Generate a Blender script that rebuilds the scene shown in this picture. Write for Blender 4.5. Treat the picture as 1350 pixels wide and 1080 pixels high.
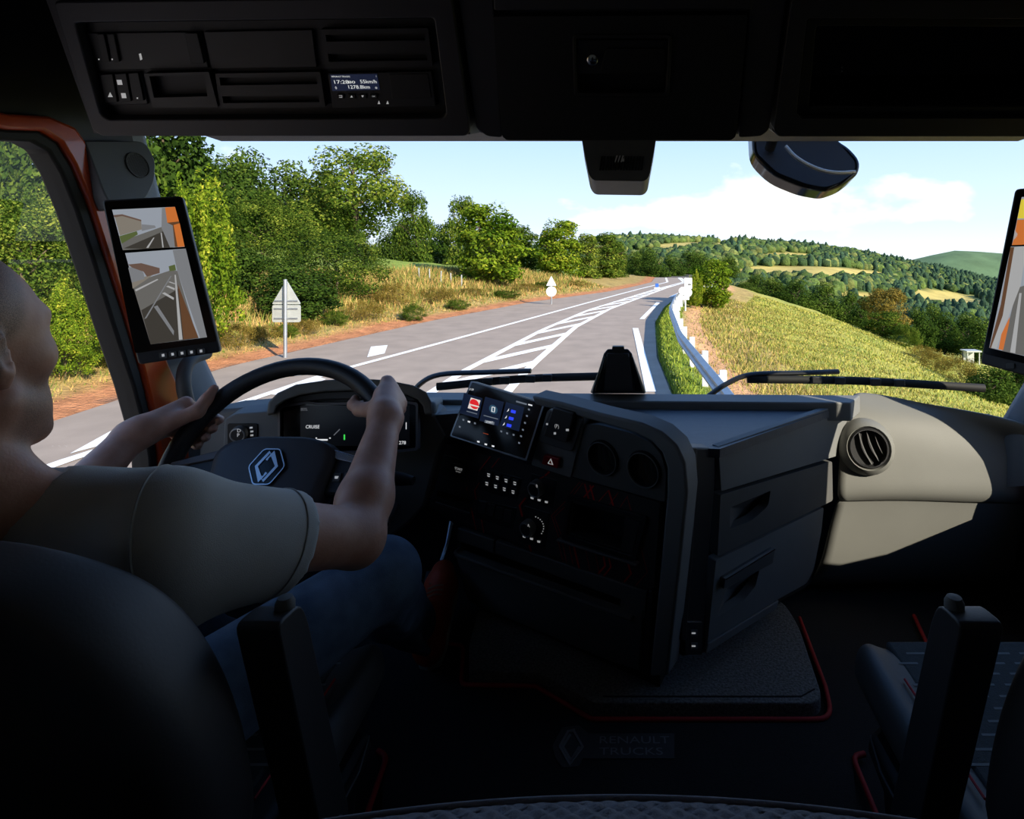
import bpy, bmesh, math, random
import numpy as np
from mathutils import Vector, Matrix

for _o in list(bpy.data.objects):
    bpy.data.objects.remove(_o)
SC = bpy.context.scene
COL = SC.collection
PI = math.pi

# ------------------------------------------------------------------ camera
F, CX, CY, CH = 770.0, 817.0, 335.0, 2.65      # focal length in px, principal point, eye height over the road
cam_d = bpy.data.cameras.new('camera')
cam = bpy.data.objects.new('camera', cam_d)
COL.objects.link(cam)
cam.location = (0, 0, CH)
cam.rotation_euler = (PI / 2, 0, 0)
cam_d.sensor_width = 36.0
cam_d.lens = F / 1350 * 36.0
cam_d.shift_x = -(CX - 675) / 1350
cam_d.shift_y = -(540 - CY) / 1350
cam_d.clip_start = 0.02
cam_d.clip_end = 8000
SC.camera = cam

# ------------------------------------------------------------------ world, sun, exposure
SC.view_settings.view_transform = 'Standard'
SC.view_settings.look = 'None'
SC.view_settings.gamma = 1.0
SC.view_settings.use_curve_mapping = False
SC.view_settings.exposure = 0.42

def lin(c):
    out = []
    for v in c[:3]:
        v = v / 255.0
        out.append(v / 12.92 if v <= 0.04045 else ((v + 0.055) / 1.055) ** 2.4)
    return (out[0], out[1], out[2], 1.0)

CLOUD_X, CLOUD_Y = -2.620354, 0.442292
world = bpy.data.worlds.new('sky')
SC.world = world
world.use_nodes = True
wt = world.node_tree
wt.nodes.clear()
def wn(t, **kw):
    n = wt.nodes.new(t)
    for k, v in kw.items():
        setattr(n, k, v)
    return n
w_out = wn('ShaderNodeOutputWorld')
w_bg = wn('ShaderNodeBackground')
w_bg.inputs['Strength'].default_value = 1.12
tc = wn('ShaderNodeTexCoord')
sep = wn('ShaderNodeSeparateXYZ')
wt.links.new(tc.outputs['Generated'], sep.inputs[0])
ramp = wn('ShaderNodeValToRGB')
e = ramp.color_ramp.elements
e[0].position = 0.0; e[0].color = lin((226, 235, 245))
e[1].position = 0.55; e[1].color = lin((104, 152, 222))
for pos, c in ((0.05, (206, 225, 247)), (0.12, (190, 214, 246)), (0.22, (166, 199, 243))):
    el = e.new(pos); el.color = lin(c)
wt.links.new(sep.outputs['Z'], ramp.inputs[0])
# clouds: cumulus with flat bases in a low belt all round the horizon
mp = wn('ShaderNodeMapping')
mp.inputs['Scale'].default_value = (1.0, 1.0, 1.9)
mp.inputs['Location'].default_value = (CLOUD_X, CLOUD_Y, 0.0)
wt.links.new(tc.outputs['Generated'], mp.inputs[0])
nz = wn('ShaderNodeTexNoise')
nz.inputs['Scale'].default_value = 3.6; nz.inputs['Detail'].default_value = 10; nz.inputs['Roughness'].default_value = 0.5
wt.links.new(mp.outputs[0], nz.inputs[0])
belt = wn('ShaderNodeValToRGB')
be = belt.color_ramp.elements
be[0].position = 0.0; be[0].color = (0.05, 0.05, 0.05, 1)
be[1].position = 0.20; be[1].color = (-0.2, -0.2, -0.2, 1)
for pos, v in ((0.03, 0.10), (0.05, 0.16), (0.09, 0.12), (0.13, 0.02)):
    el = be.new(pos); el.color = (v, v, v, 1)
wt.links.new(sep.outputs['Z'], belt.inputs[0])
mul = wn('ShaderNodeMath', operation='ADD')
wt.links.new(nz.outputs[0], mul.inputs[0]); wt.links.new(belt.outputs[0], mul.inputs[1])
thr = wn('ShaderNodeMapRange')
thr.inputs['From Min'].default_value = 0.66; thr.inputs['From Max'].default_value = 0.74
wt.links.new(mul.outputs[0], thr.inputs[0])
mixc = wn('ShaderNodeMixRGB')
mixc.inputs[2].default_value = lin((250, 250, 252))
wt.links.new(thr.outputs[0], mixc.inputs[0]); wt.links.new(ramp.outputs[0], mixc.inputs[1])
wt.links.new(mixc.outputs[0], w_bg.inputs[0])
wt.links.new(w_bg.outputs[0], w_out.inputs[0])

SUN_DIR = Vector((0.62, -0.60, 0.43)).normalized()     # towards the sun: right, behind, low
sun_d = bpy.data.lights.new('sun_offscreen', 'SUN')
sun_d.energy = 7.2
sun_d.angle = 0.009
sun_d.color = (1.0, 0.90, 0.74)
sun = bpy.data.objects.new('sun_offscreen', sun_d)
COL.objects.link(sun)
sun.rotation_euler = SUN_DIR.to_track_quat('Z', 'Y').to_euler()
sun.location = (30, -30, 40)

# ------------------------------------------------------------------ helpers
CAM = Vector((0, 0, CH))
def P(px, py, d):
    return Vector(((px - CX) / F * d, d, CH - (py - CY) / F * d))
def W(x, d, r):                     # r = height relative to the eye
    return Vector((x, d, CH + r))

def tag(o, label=None, cat=None, group=None, kind=None):
    if label: o['label'] = label
    if cat: o['category'] = cat
    if group: o['group'] = group
    if kind: o['kind'] = kind
    return o

def thing(name, label, cat, loc=(0, 0, 0), group=None, kind=None):
    o = bpy.data.objects.new(name, None)
    o.empty_display_size = 0.05
    COL.objects.link(o)
    o.location = loc
    return tag(o, label, cat, group, kind)

def setparent(o, parent):
    if parent is None:
        return
    o.parent = parent
    if parent.type == 'EMPTY':
        o.matrix_parent_inverse = Matrix.Translation(parent.location).inverted()

def link(name, me, m=None, parent=None, smooth=False, bevel=0, seg=2, subsurf=0, auto=None):
    o = bpy.data.objects.new(name, me)
    COL.objects.link(o)
    if m is not None and not me.materials:
        me.materials.append(m)
    if smooth or auto:
        me.polygons.foreach_set('use_smooth', [True] * len(me.polygons))
    if auto:
        try:
            me.set_sharp_from_angle(angle=math.radians(auto))
        except Exception:
            pass
    if bevel:
        b = o.modifiers.new('bevel', 'BEVEL'); b.width = bevel; b.segments = seg; b.limit_method = 'ANGLE'; b.angle_limit = math.radians(35)
        b.use_clamp_overlap = True
        if not smooth:
            me.polygons.foreach_set('use_smooth', [True] * len(me.polygons))
            try:
                me.set_sharp_from_angle(angle=math.radians(30))
            except Exception:
                pass
            b.harden_normals = False
    if subsurf:
        s = o.modifiers.new('subsurf', 'SUBSURF'); s.levels = subsurf; s.render_levels = subsurf
    setparent(o, parent)
    return o

def fixn(me):
    bm = bmesh.new(); bm.from_mesh(me)
    bmesh.ops.recalc_face_normals(bm, faces=bm.faces)
    bm.to_mesh(me); bm.free()

def mk(name, verts, faces, m=None, parent=None, fix=True, **kw):
    me = bpy.data.meshes.new(name)
    me.from_pydata([tuple(v) for v in verts], [], faces)
    if fix:
        fixn(me)
    me.update()
    return link(name, me, m, parent, **kw)

def prism(name, a, b, m=None, parent=None, **kw):
    n = len(a)
    faces = [tuple(range(n)), tuple(range(2 * n - 1, n - 1, -1))]
    faces += [(i, i + n, (i + 1) % n + n, (i + 1) % n) for i in range(n)]
    return mk(name, list(a) + list(b), faces, m, parent, **kw)

def box(name, lo, hi, m=None, parent=None, **kw):
    x0, y0, z0 = lo; x1, y1, z1 = hi
    a = [(x0, y0, z0), (x1, y0, z0), (x1, y1, z0), (x0, y1, z0)]
    b = [(x0, y0, z1), (x1, y0, z1), (x1, y1, z1), (x0, y1, z1)]
    return prism(name, a, b, m, parent, **kw)

def loft(name, rings, m=None, parent=None, caps=True, closed=True, **kw):
    n = len(rings[0]); v = []; f = []
    for r in rings: v += list(r)
    for k in range(len(rings) - 1):
        for i in range(n if closed else n - 1):
            j = (i + 1) % n
            f.append((k * n + i, k * n + j, (k + 1) * n + j, (k + 1) * n + i))
    if caps and closed:
        f.append(tuple(range(n))); f.append(tuple(range((len(rings) - 1) * n, len(rings) * n)))
    return mk(name, v, f, m, parent, **kw)

def smooth_path(pts, n=8):
    """Catmull-Rom through pts"""
    pts = [Vector(p) for p in pts]
    if len(pts) < 3 or n < 2: return pts
    q = [pts[0] * 2 - pts[1]] + pts + [pts[-1] * 2 - pts[-2]]
    out = []
    for i in range(1, len(q) - 2):
        for k in range(n):
            t = k / n
            out.append(0.5 * ((2 * q[i]) + (q[i + 1] - q[i - 1]) * t + (2 * q[i - 1] - 5 * q[i] + 4 * q[i + 1] - q[i + 2]) * t * t + (3 * q[i] - q[i - 1] - 3 * q[i + 1] + q[i + 2]) * t ** 3))
    out.append(pts[-1])
    return out

def tube_geo(path, rad, sides=12, closed=False, flat=None):
    path = [Vector(p) for p in path]; n = len(path); V = []; Fc = []
    if not hasattr(rad, '__len__'): rad = [rad] * n
    up = None
    for i, p in enumerate(path):
        a = path[i - 1] if (i > 0 or closed) else p
        b = path[(i + 1) % n] if (i < n - 1 or closed) else p
        t = (b - a).normalized()
        if up is None:
            up = Vector((0, 0, 1)) if abs(t.z) < 0.9 else Vector((1, 0, 0))
        u = (up - t * up.dot(t)).normalized(); up = u
        w = t.cross(u)
        fl = flat or 1.0
        for k in range(sides):
            an = 2 * PI * k / sides
            V.append(p + (u * math.cos(an) * fl + w * math.sin(an)) * rad[i])
    for i in range(n if closed else n - 1):
        for k in range(sides):
            j = (k + 1) % sides; i2 = (i + 1) % n
            Fc.append((i * sides + k, i * sides + j, i2 * sides + j, i2 * sides + k))
    if not closed:
        Fc.append(tuple(range(sides))); Fc.append(tuple(range((n - 1) * sides, n * sides)))
    return V, Fc

def tube(name, path, rad, m=None, parent=None, sides=12, closed=False, n=0, flat=None, **kw):
    if n: path = smooth_path(path, n)
    V, Fc = tube_geo(path, rad, sides, closed, flat)
    kw.setdefault('auto', 50)
    return mk(name, V, Fc, m, parent, **kw)

def lathe(name, c, axis, prof, m=None, parent=None, sides=28, **kw):
    """prof: list of (radius, offset along axis)"""
    c = Vector(c); ax = Vector(axis).normalized()
    u = ax.orthogonal().normalized(); w = ax.cross(u)
    rings = []
    for r, h in prof:
        rings.append([c + ax * h + (u * math.cos(2 * PI * k / sides) + w * math.sin(2 * PI * k / sides)) * max(r, 1e-5) for k in range(sides)])
    kw.setdefault('auto', 40)
    return loft(name, rings, m, parent, **kw)

def rpoly(pts, r, n=5):
    """round the corners of a 2D polygon; r in the same unit (number or list)"""
    out = []; N = len(pts)
    for i in range(N):
        p = Vector(pts[i]); a = Vector(pts[i - 1]); b = Vector(pts[(i + 1) % N])
        rr = r[i] if hasattr(r, '__len__') else r
        if rr <= 0:
            out.append(tuple(p)); continue
        da = min(rr, (a - p).length * 0.49); db = min(rr, (b - p).length * 0.49)
        s = p + (a - p).normalized() * da; t = p + (b - p).normalized() * db
        for k in range(n + 1):
            x = k / n
            out.append(tuple(s * (1 - x) ** 2 + p * 2 * x * (1 - x) + t * x * x))
    return out

def rect(x0, y0, x1, y1):
    return [(x0, y0), (x1, y0), (x1, y1), (x0, y1)]

def stroke(pts, w):
    pts = [Vector(p) for p in pts]; L = []; R = []
    for i, p in enumerate(pts):
        a = pts[max(i - 1, 0)]; b = pts[min(i + 1, len(pts) - 1)]
        t = (b - a).normalized(); nn = Vector((-t.y, t.x)) * w / 2
        if 0 < i < len(pts) - 1:
            c = (p - a).normalized().dot(t); nn = nn / max(c, 0.5)
        L.append(tuple(p + nn)); R.append(tuple(p - nn))
    return L + R[::-1]

_text_cache = {}
def text_mesh(s, bold=False):
    """unit-height lettering as a flat mesh, origin at the centre"""
    if s in _text_cache: return _text_cache[s]
    cu = bpy.data.curves.new('lettering', 'FONT')
    cu.body = s; cu.align_x = 'CENTER'; cu.align_y = 'CENTER'; cu.size = 1.0; cu.resolution_u = 3
    if bold: cu.offset = 0.02
    ob = bpy.data.objects.new('lettering', cu); COL.objects.link(ob)
    dg = bpy.context.evaluated_depsgraph_get()
    me = bpy.data.meshes.new_from_object(ob.evaluated_get(dg))
    bpy.data.objects.remove(ob)
    co = [v.co.copy() for v in me.vertices]; fs = [tuple(p.vertices) for p in me.polygons]
    bpy.data.meshes.remove(me)
    _text_cache[s] = (co, fs)
    return co, fs

class Face:
    """a plane in the cab; pixels are cast onto it"""
    def __init__(s, a, b, c):
        s.A = Vector(a); n = (Vector(b) - s.A).cross(Vector(c) - s.A).normalized()
        s.n = n if n.dot(CAM - s.A) > 0 else -n
        s.u = Vector((0, 0, 1)).cross(s.n)
        if s.u.length < 0.05: s.u = Vector((1, 0, 0))
        s.u.normalize(); s.v = s.n.cross(s.u)
        if s.u.x < 0 and abs(s.u.x) > 0.3: s.u = -s.u; s.v = -s.v
    @staticmethod
    def px(a, b, c): return Face(P(*a), P(*b), P(*c))
    @staticmethod
    def pn(p, n):
        n = Vector(n).normalized(); u = n.orthogonal(); w = n.cross(u)
        return Face(p, Vector(p) + u, Vector(p) + w)
    def pt(s, px, py, off=0.0):
        r = Vector(((px - CX) / F, 1, -(py - CY) / F))
        t = (s.A + s.n * off - CAM).dot(s.n) / r.dot(s.n)
        return CAM + r * t
    def poly(s, name, pix, t0, t1, m=None, parent=None, **kw):
        top = [s.pt(x, y, t1) for x, y in pix]
        bot = [p - s.n * (t1 - t0) for p in top]
        return prism(name, bot, top, m, parent, **kw)
    def ring(s, name, outer, inner, t0, t1, m=None, parent=None, **kw):
        n = len(outer)
        o1 = [s.pt(x, y, t1) for x, y in outer]; i1 = [s.pt(x, y, t1) for x, y in inner]
        o0 = [p - s.n * (t1 - t0) for p in o1]; i0 = [p - s.n * (t1 - t0) for p in i1]
        V = o1 + i1 + o0 + i0; Fc = []
        for k in range(n):
            j = (k + 1) % n
            Fc += [(k, j, n + j, n + k), (n + k, n + j, 3 * n + j, 3 * n + k), (2 * n + j, 2 * n + k, 3 * n + k, 3 * n + j), (j, k, 2 * n + k, 2 * n + j)]
        return mk(name, V, Fc, m, parent, **kw)
    def text(s, name, txt, px, py, hpx, off, m, parent=None, wpx=None):
        c = s.pt(px, py, off)
        sc = hpx / F * c.y * 1.35
        co, fs = text_mesh(txt)
        sx = sc
        if wpx:
            w = max(v.x for v in co) - min(v.x for v in co)
            sx = (s.pt(px + wpx / 2, py, off) - s.pt(px - wpx / 2, py, off)).length / max(w, 1e-4)
        return mk(name, [c + s.u * v.x * sx + s.v * v.y * sc for v in co], fs, m, parent, fix=False)
    def flat(s, name, polys, off, m, parent=None):
        """several thin printed marks that make one icon"""
        V = []; Fc = []
        for pl in polys:
            b = len(V); V += [s.pt(x, y, off) for x, y in pl]; Fc.append(tuple(range(b, b + len(pl))))
        return mk(name, V, Fc, m, parent)

# ------------------------------------------------------------------ materials
_mats = {}
def mat(name, col, rough=0.5, metal=0.0, var=0.08, scale=30.0, bump=0.0, bscale=None, emit=None, estr=0.0, spec=0.5, coat=0.0, stretch=None, sheen=0.0, col2=None, detail=4):
    """Principled with noise-driven colour variation and fine relief"""
    if name in _mats: return _mats[name]
    m = bpy.data.materials.new(name); m.use_nodes = True
    nt = m.node_tree; b = nt.nodes['Principled BSDF']
    L = nt.links.new
    b.inputs['Roughness'].default_value = rough
    b.inputs['Metallic'].default_value = metal
    b.inputs['Specular IOR Level'].default_value = spec
    if coat:
        b.inputs['Coat Weight'].default_value = coat; b.inputs['Coat Roughness'].default_value = 0.05
    if sheen:
        b.inputs['Sheen Weight'].default_value = sheen
    tcn = nt.nodes.new('ShaderNodeTexCoord')
    vec = tcn.outputs['Object']
    if stretch:
        mpn = nt.nodes.new('ShaderNodeMapping'); mpn.inputs['Scale'].default_value = stretch
        L(vec, mpn.inputs[0]); vec = mpn.outputs[0]
    n = nt.nodes.new('ShaderNodeTexNoise'); n.inputs['Scale'].default_value = scale; n.inputs['Detail'].default_value = detail
    L(vec, n.inputs['Vector'])
    c = lin(col)
    r = nt.nodes.new('ShaderNodeValToRGB')
    a = r.color_ramp.elements
    a[0].position = 0.3; a[1].position = 0.7
    if col2:
        a[0].color = c; a[1].color = lin(col2)
    else:
        a[0].color = tuple(x * (1 - var) for x in c[:3]) + (1,); a[1].color = tuple(min(1, x * (1 + var)) for x in c[:3]) + (1,)
    L(n.outputs[0], r.inputs[0]); L(r.outputs[0], b.inputs['Base Color'])
    if bump:
        n2 = nt.nodes.new('ShaderNodeTexNoise'); n2.inputs['Scale'].default_value = bscale or scale * 6; n2.inputs['Detail'].default_value = 2
        L(vec, n2.inputs['Vector'])
        bp = nt.nodes.new('ShaderNodeBump'); bp.inputs['Strength'].default_value = bump; bp.inputs['Distance'].default_value = 0.002
        L(n2.outputs[0], bp.inputs['Height']); L(bp.outputs[0], b.inputs['Normal'])
    if emit:
        b.inputs['Emission Color'].default_value = lin(emit); b.inputs['Emission Strength'].default_value = estr
    _mats[name] = m
    return m

def glass_mat(name, tint=(0.97, 0.985, 0.98), refl=1.0):
    if name in _mats: return _mats[name]
    m = bpy.data.materials.new(name); m.use_nodes = True
    nt = m.node_tree; nt.nodes.clear()
    o = nt.nodes.new('ShaderNodeOutputMaterial'); mx = nt.nodes.new('ShaderNodeMixShader')
    t = nt.nodes.new('ShaderNodeBsdfTransparent'); g = nt.nodes.new('ShaderNodeBsdfGlossy'); fr = nt.nodes.new('ShaderNodeFresnel')
    t.inputs[0].default_value = tint + (1,); g.inputs['Roughness'].default_value = 0.0
    ge = nt.nodes.new('ShaderNodeNewGeometry'); io = nt.nodes.new('ShaderNodeMath'); io.operation = 'MULTIPLY_ADD'
    io.inputs[1].default_value = 1 / 1.35 - 1.35; io.inputs[2].default_value = 1.35      # same glass from either side
    nt.links.new(ge.outputs['Backfacing'], io.inputs[0]); nt.links.new(io.outputs[0], fr.inputs[0])
    k = nt.nodes.new('ShaderNodeMath'); k.operation = 'MULTIPLY'; k.inputs[1].default_value = refl
    nt.links.new(fr.outputs[0], k.inputs[0]); nt.links.new(k.outputs[0], mx.inputs[0])
    nt.links.new(t.outputs[0], mx.inputs[1]); nt.links.new(g.outputs[0], mx.inputs[2]); nt.links.new(mx.outputs[0], o.inputs[0])
    _mats[name] = m
    return m

def glow(name, col, s=1.0):
    return mat(name, (8, 8, 8), rough=0.3, emit=col, estr=s, var=0.0)

M_DASH = mat('dash_grey_plastic', (112, 113, 112), 0.62, var=0.05, scale=9, bump=0.12, bscale=700)
M_DASHL = mat('dash_light_grey_plastic', (108, 108, 103), 0.6, var=0.04, scale=9, bump=0.12, bscale=700)
M_DARK = mat('dark_grey_plastic', (80, 80, 79), 0.6, var=0.06, scale=12, bump=0.12, bscale=700)
M_BLACK = mat('black_plastic', (28, 28, 30), 0.5, var=0.08, scale=14, bump=0.08, bscale=700)
M_GLOSS = mat('gloss_black', (9, 9, 10), 0.12, var=0.05, spec=0.3)
M_OVER = mat('overhead_dark_plastic', (46, 46, 54), 0.6, var=0.06, scale=10, bump=0.1, bscale=600)
M_OVERB = mat('overhead_black_plastic', (20, 20, 25), 0.6, var=0.08, scale=10, bump=0.1, bscale=600)
M_VOID = mat('matt_black_plastic', (24, 24, 26), 0.7, var=0.06)
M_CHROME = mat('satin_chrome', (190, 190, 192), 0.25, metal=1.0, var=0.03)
M_RED = mat('red_print', (205, 30, 28), 0.5, var=0.05)
M_REDP = mat('red_piping', (170, 18, 22), 0.7, var=0.1, scale=200)
M_ORANGE = mat('orange_body_paint', (196, 72, 18), 0.3, coat=0.6, var=0.04)
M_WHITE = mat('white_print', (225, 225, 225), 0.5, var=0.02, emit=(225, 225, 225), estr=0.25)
M_PRINT = mat('plain_white_print', (225, 225, 225), 0.5, var=0.02)
M_LEATHER = mat('dark_leather', (34, 33, 36), 0.55, var=0.06, scale=14, bump=0.08, bscale=260)
M_LEATHERG = mat('grey_leather', (62, 60, 58), 0.55, var=0.06, scale=14, bump=0.1, bscale=260)
M_RUBBER = mat('black_rubber', (14, 14, 14), 0.7, var=0.1)
M_GLASS = glass_mat('window_glass')
# ================================================================== the world outside
rng = np.random.default_rng(7)
random.seed(7)
YL = [-14, 8.9, 11.5, 14, 22.7, 32.4, 41, 47, 55, 66, 200]
EL_ = [-8.9, -8.95, -9.2, -9.2, -7.6, -4.9, -0.9, 1.0, 3.0, 4.0, 4.0]
YR = [-14, 8.6, 15, 22.5, 29, 35.7, 41, 47, 55, 66, 200]
ER_ = [0.95, 1.0, 0.95, 1.35, 2.2, 3.5, 5.0, 6.8, 8.5, 9.3, 9.3]
EL = lambda y: np.interp(y, YL, EL_)
ER = lambda y: np.interp(y, YR, ER_)
def vnoise(x, y, s, seed=0):
    a = np.sin(x * s * 1.3 + seed) * np.cos(y * s * 1.7 - seed * 2) + np.sin((x + y) * s * 0.71 + seed * 3) * 0.8 + np.cos((x - 1.7 * y) * s * 2.3 + seed) * 0.45
    return a / 2.25
UB = [0, 0.3, 1.0, 4, 8, 20, 40, 90]
ZB = [-0.03, 0.0, 0.08, 0.7, 1.35, 2.7, 4.6, 9]
VB = [0, 0.4, 1.0, 5, 10, 17, 30, 60, 100, 200]
ZV = [-0.03, 0.0, -0.12, -0.95, -2.2, -4.7, -8.5, -15, -20, -24]
def ground(x, y):
    x = np.asarray(x, float); y = np.asarray(y, float)
    u = EL(y) - x; v = x - ER(y)
    fade = np.interp(y, [0, 42, 60, 110], [1, 1, 0.3, 0.2])
    z = np.full(np.broadcast(x, y).shape, -0.06)
    z = np.where(u > 0, np.interp(u, UB, ZB) * fade + 0.12 * vnoise(x, y, 0.9) * np.clip(u / 3, 0, 1), z)
    far = np.interp(y, [0, 40, 110], [0, 0, -3.0]) * np.clip(v / 12, 0, 1)
    z = np.where(v > 0, np.interp(v, VB, ZV) + far + 0.12 * vnoise(x, y, 0.8, 2) * np.clip(v / 3, 0, 1), z)
    return z

def vcol_mat(name, attr='Col', rough=0.9, n1=3.0, amt=0.35, bump=0.6, bdist=0.05, fine=40.0):
    m = bpy.data.materials.new(name); m.use_nodes = True
    nt = m.node_tree; b = nt.nodes['Principled BSDF']; L = nt.links.new
    b.inputs['Roughness'].default_value = rough; b.inputs['Specular IOR Level'].default_value = 0.15
    at = nt.nodes.new('ShaderNodeAttribute'); at.attribute_name = attr
    tcn = nt.nodes.new('ShaderNodeTexCoord')
    a = nt.nodes.new('ShaderNodeTexNoise'); a.inputs['Scale'].default_value = n1; a.inputs['Detail'].default_value = 8; a.inputs['Roughness'].default_value = 0.65
    L(tcn.outputs['Object'], a.inputs['Vector'])
    mr = nt.nodes.new('ShaderNodeMapRange'); mr.inputs['From Min'].default_value = 0.3; mr.inputs['From Max'].default_value = 0.7
    mr.inputs['To Min'].default_value = 1 - amt; mr.inputs['To Max'].default_value = 1 + amt
    L(a.outputs[0], mr.inputs[0])
    mx = nt.nodes.new('ShaderNodeVectorMath'); mx.operation = 'SCALE'
    L(at.outputs['Color'], mx.inputs[0]); L(mr.outputs[0], mx.inputs['Scale']); L(mx.outputs[0], b.inputs['Base Color'])
    f = nt.nodes.new('ShaderNodeTexNoise'); f.inputs['Scale'].default_value = fine; f.inputs['Detail'].default_value = 4
    L(tcn.outputs['Object'], f.inputs['Vector'])
    bp = nt.nodes.new('ShaderNodeBump'); bp.inputs['Strength'].default_value = bump; bp.inputs['Distance'].default_value = bdist
    L(f.outputs[0], bp.inputs['Height']); L(bp.outputs[0], b.inputs['Normal'])
    return m

def set_col(me, cols, name='Col'):
    a = me.color_attributes.new(name, 'FLOAT_COLOR', 'POINT')
    c = np.ones((len(me.vertices), 4), np.float32); c[:, :3] = cols
    a.data.foreach_set('color', c.ravel())

def grid_mesh(name, X, Y, Z):
    ny, nx = X.shape
    me = bpy.data.meshes.new(name)
    V = np.stack([X, Y, Z], -1).reshape(-1, 3)
    i = np.arange(ny - 1)[:, None] * nx + np.arange(nx - 1)[None, :]
    Q = np.stack([i, i + 1, i + nx + 1, i + nx], -1).reshape(-1, 4)
    fast_mesh(me, V, Q)
    return me

def fast_mesh(me, V, Q):
    V = np.ascontiguousarray(V, np.float32); Q = np.ascontiguousarray(Q, np.int32); k = Q.shape[1]
    me.vertices.add(len(V)); me.vertices.foreach_set('co', V.ravel())
    me.loops.add(Q.size); me.loops.foreach_set('vertex_index', Q.ravel())
    me.polygons.add(len(Q)); me.polygons.foreach_set('loop_start', np.arange(len(Q), dtype=np.int32) * k)
    try:
        me.polygons.foreach_set('loop_total', np.full(len(Q), k, np.int32))
    except Exception:
        pass
    me.update(calc_edges=True)

C3 = lambda c: np.array(lin(c)[:3])
def smooth01(x): x = np.clip(x, 0, 1); return x * x * (3 - 2 * x)

# ---- ground around the road
gx = np.concatenate([np.linspace(-90, -24, 40)[:-1], np.linspace(-24, 24, 130)[:-1], np.linspace(24, 120, 60)])
gy = np.concatenate([np.linspace(-14, 45, 110)[:-1], np.linspace(45, 125, 60)])
X, Y = np.meshgrid(gx, gy)
Z = ground(X, Y)
me = grid_mesh('ground', X, Y, Z)
U = (EL(Y) - X).ravel(); V_ = (X - ER(Y)).ravel(); xx = X.ravel(); yy = Y.ravel()
soil = C3((178, 120, 82)); dry = C3((160, 138, 84)); mead = C3((124, 140, 62)); field = C3((158, 154, 74)); fgreen = C3((118, 134, 58)); path_ = C3((196, 150, 108)); floorc = C3((104, 92, 60))
cols = np.zeros((len(xx), 3)) + C3((90, 86, 80))
nn = vnoise(xx, yy, 0.55, 4)[:, None]
def lay(cols, w, c): w = np.clip(w, 0, 1)[:, None]; return cols * (1 - w) + c * w
left = (U > 0)
cl = np.zeros_like(cols) + soil
cl = lay(cl, smooth01((U - 0.7 + 0.2 * nn[:, 0]) / 0.6), dry)
cl = lay(cl, smooth01((U - 6.5 + 1.0 * nn[:, 0]) / 2.5), mead)
cl = lay(cl, smooth01((U - 13 + 1.5 * nn[:, 0]) / 3) * (yy < 30), floorc)
cr = np.zeros_like(cols) + fgreen
cr = lay(cr, smooth01((V_ - 0.9) / 0.3), path_)
cr = lay(cr, smooth01((V_ - 1.9 + 0.3 * nn[:, 0]) / 0.6), dry)
cr = lay(cr, smooth01((V_ - 3.6 + 0.6 * nn[:, 0]) / 1.5), field)
stripe = smooth01(0.5 + 0.9 * np.sin((xx * 0.8 - yy * 0.42) * 1.7 + nn[:, 0]))
cr = lay(cr, (V_ > 4) * 0.55 * stripe * smooth01((nn[:, 0] + 0.6)), fgreen)
cols = np.where(left[:, None], cl, np.where((V_ > 0)[:, None], cr, cols))
set_col(me, cols)
M_GROUND = vcol_mat('grassy_ground', n1=2.2, amt=0.4, bump=0.9, bdist=0.08, fine=14)
tag(link('ground', me, M_GROUND, smooth=True), 'rolling verge, meadow and hayfield on both sides of the road', 'ground', kind='structure')

# ---- asphalt
ys = np.concatenate([np.linspace(-13, 45, 88), np.linspace(46, 66, 16)])
def strip(name, lx, rx, ys, z, m, parent=None, nx=2, thick=0.0):
    t = np.linspace(0, 1, nx)[None, :]
    l = np.asarray(lx)[:, None]; r = np.asarray(rx)[:, None]
    Xs = l * (1 - t) + r * t; Ys = np.repeat(np.asarray(ys)[:, None], nx, 1)
    me = grid_mesh(name, Xs, Ys, np.full_like(Xs, z))
    return link(name, me, m, parent)
M_ASPH = mat('asphalt', (150, 135, 121), 0.85, var=0.12, scale=1.4, bump=0.5, bscale=90, spec=0.3, detail=8)
M_PAINT = mat('road_paint', (232, 230, 224), 0.7, var=0.06, scale=6, bump=0.2, bscale=60)
road = strip('road', EL(ys), ER(ys), ys, 0.0, M_ASPH, nx=6)
tag(road, 'grey asphalt road bending to the right', 'road', kind='structure')
def line_tab(tab):
    d = [a for a, b in tab]; x = [b for a, b in tab]
    return lambda y: np.interp(y, d, x)
edge_l = line_tab([(-13, -7.6), (7.37, -7.1), (8.6, -6.9), (13, -6.45), (18.2, -5.1), (24, -3.65), (32.4, -1.55), (43.4, 1.3), (55, 4.5), (66, 5.2)])
hat_l = line_tab([(-13, -3.7), (11.03, -3.6), (13.3, -3.5), (20.4, -2.68), (27.6, -1.45), (43.4, 2.6), (55, 6), (66, 6.6)])
hat_r = line_tab([(-13, -2.3), (11.4, -2.15), (13.7, -2.1), (21, -1.62), (28, -0.5), (45.3, 3.6), (55, 6.3), (66, 6.8)])
edge_r = line_tab([(-13, 0.62), (11.5, 0.60), (20.8, 0.56), (23.7, 0.9), (31.9, 2.1), (41, 4.4), (55, 8), (66, 8.8)])
def paint(name, fn, y0, y1, w, n=40):
    yy_ = np.linspace(y0, y1, n)
    return strip(name, fn(yy_) - w / 2, fn(yy_) + w / 2, yy_, 0.012, M_PAINT, road)
paint('edge_line', edge_l, -12, 65, 0.2, 80)
paint('centre_line', hat_l, -12, 65, 0.2, 80)
paint('centre_line', hat_r, -12, 65, 0.2, 80)
for a, b in ((-6, 4), (11.2, 20.8), (23.7, 32), (36, 42)):
    paint('edge_dash', edge_r, a, b, 0.2, 20)
k = 0; d0 = 11.4
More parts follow.
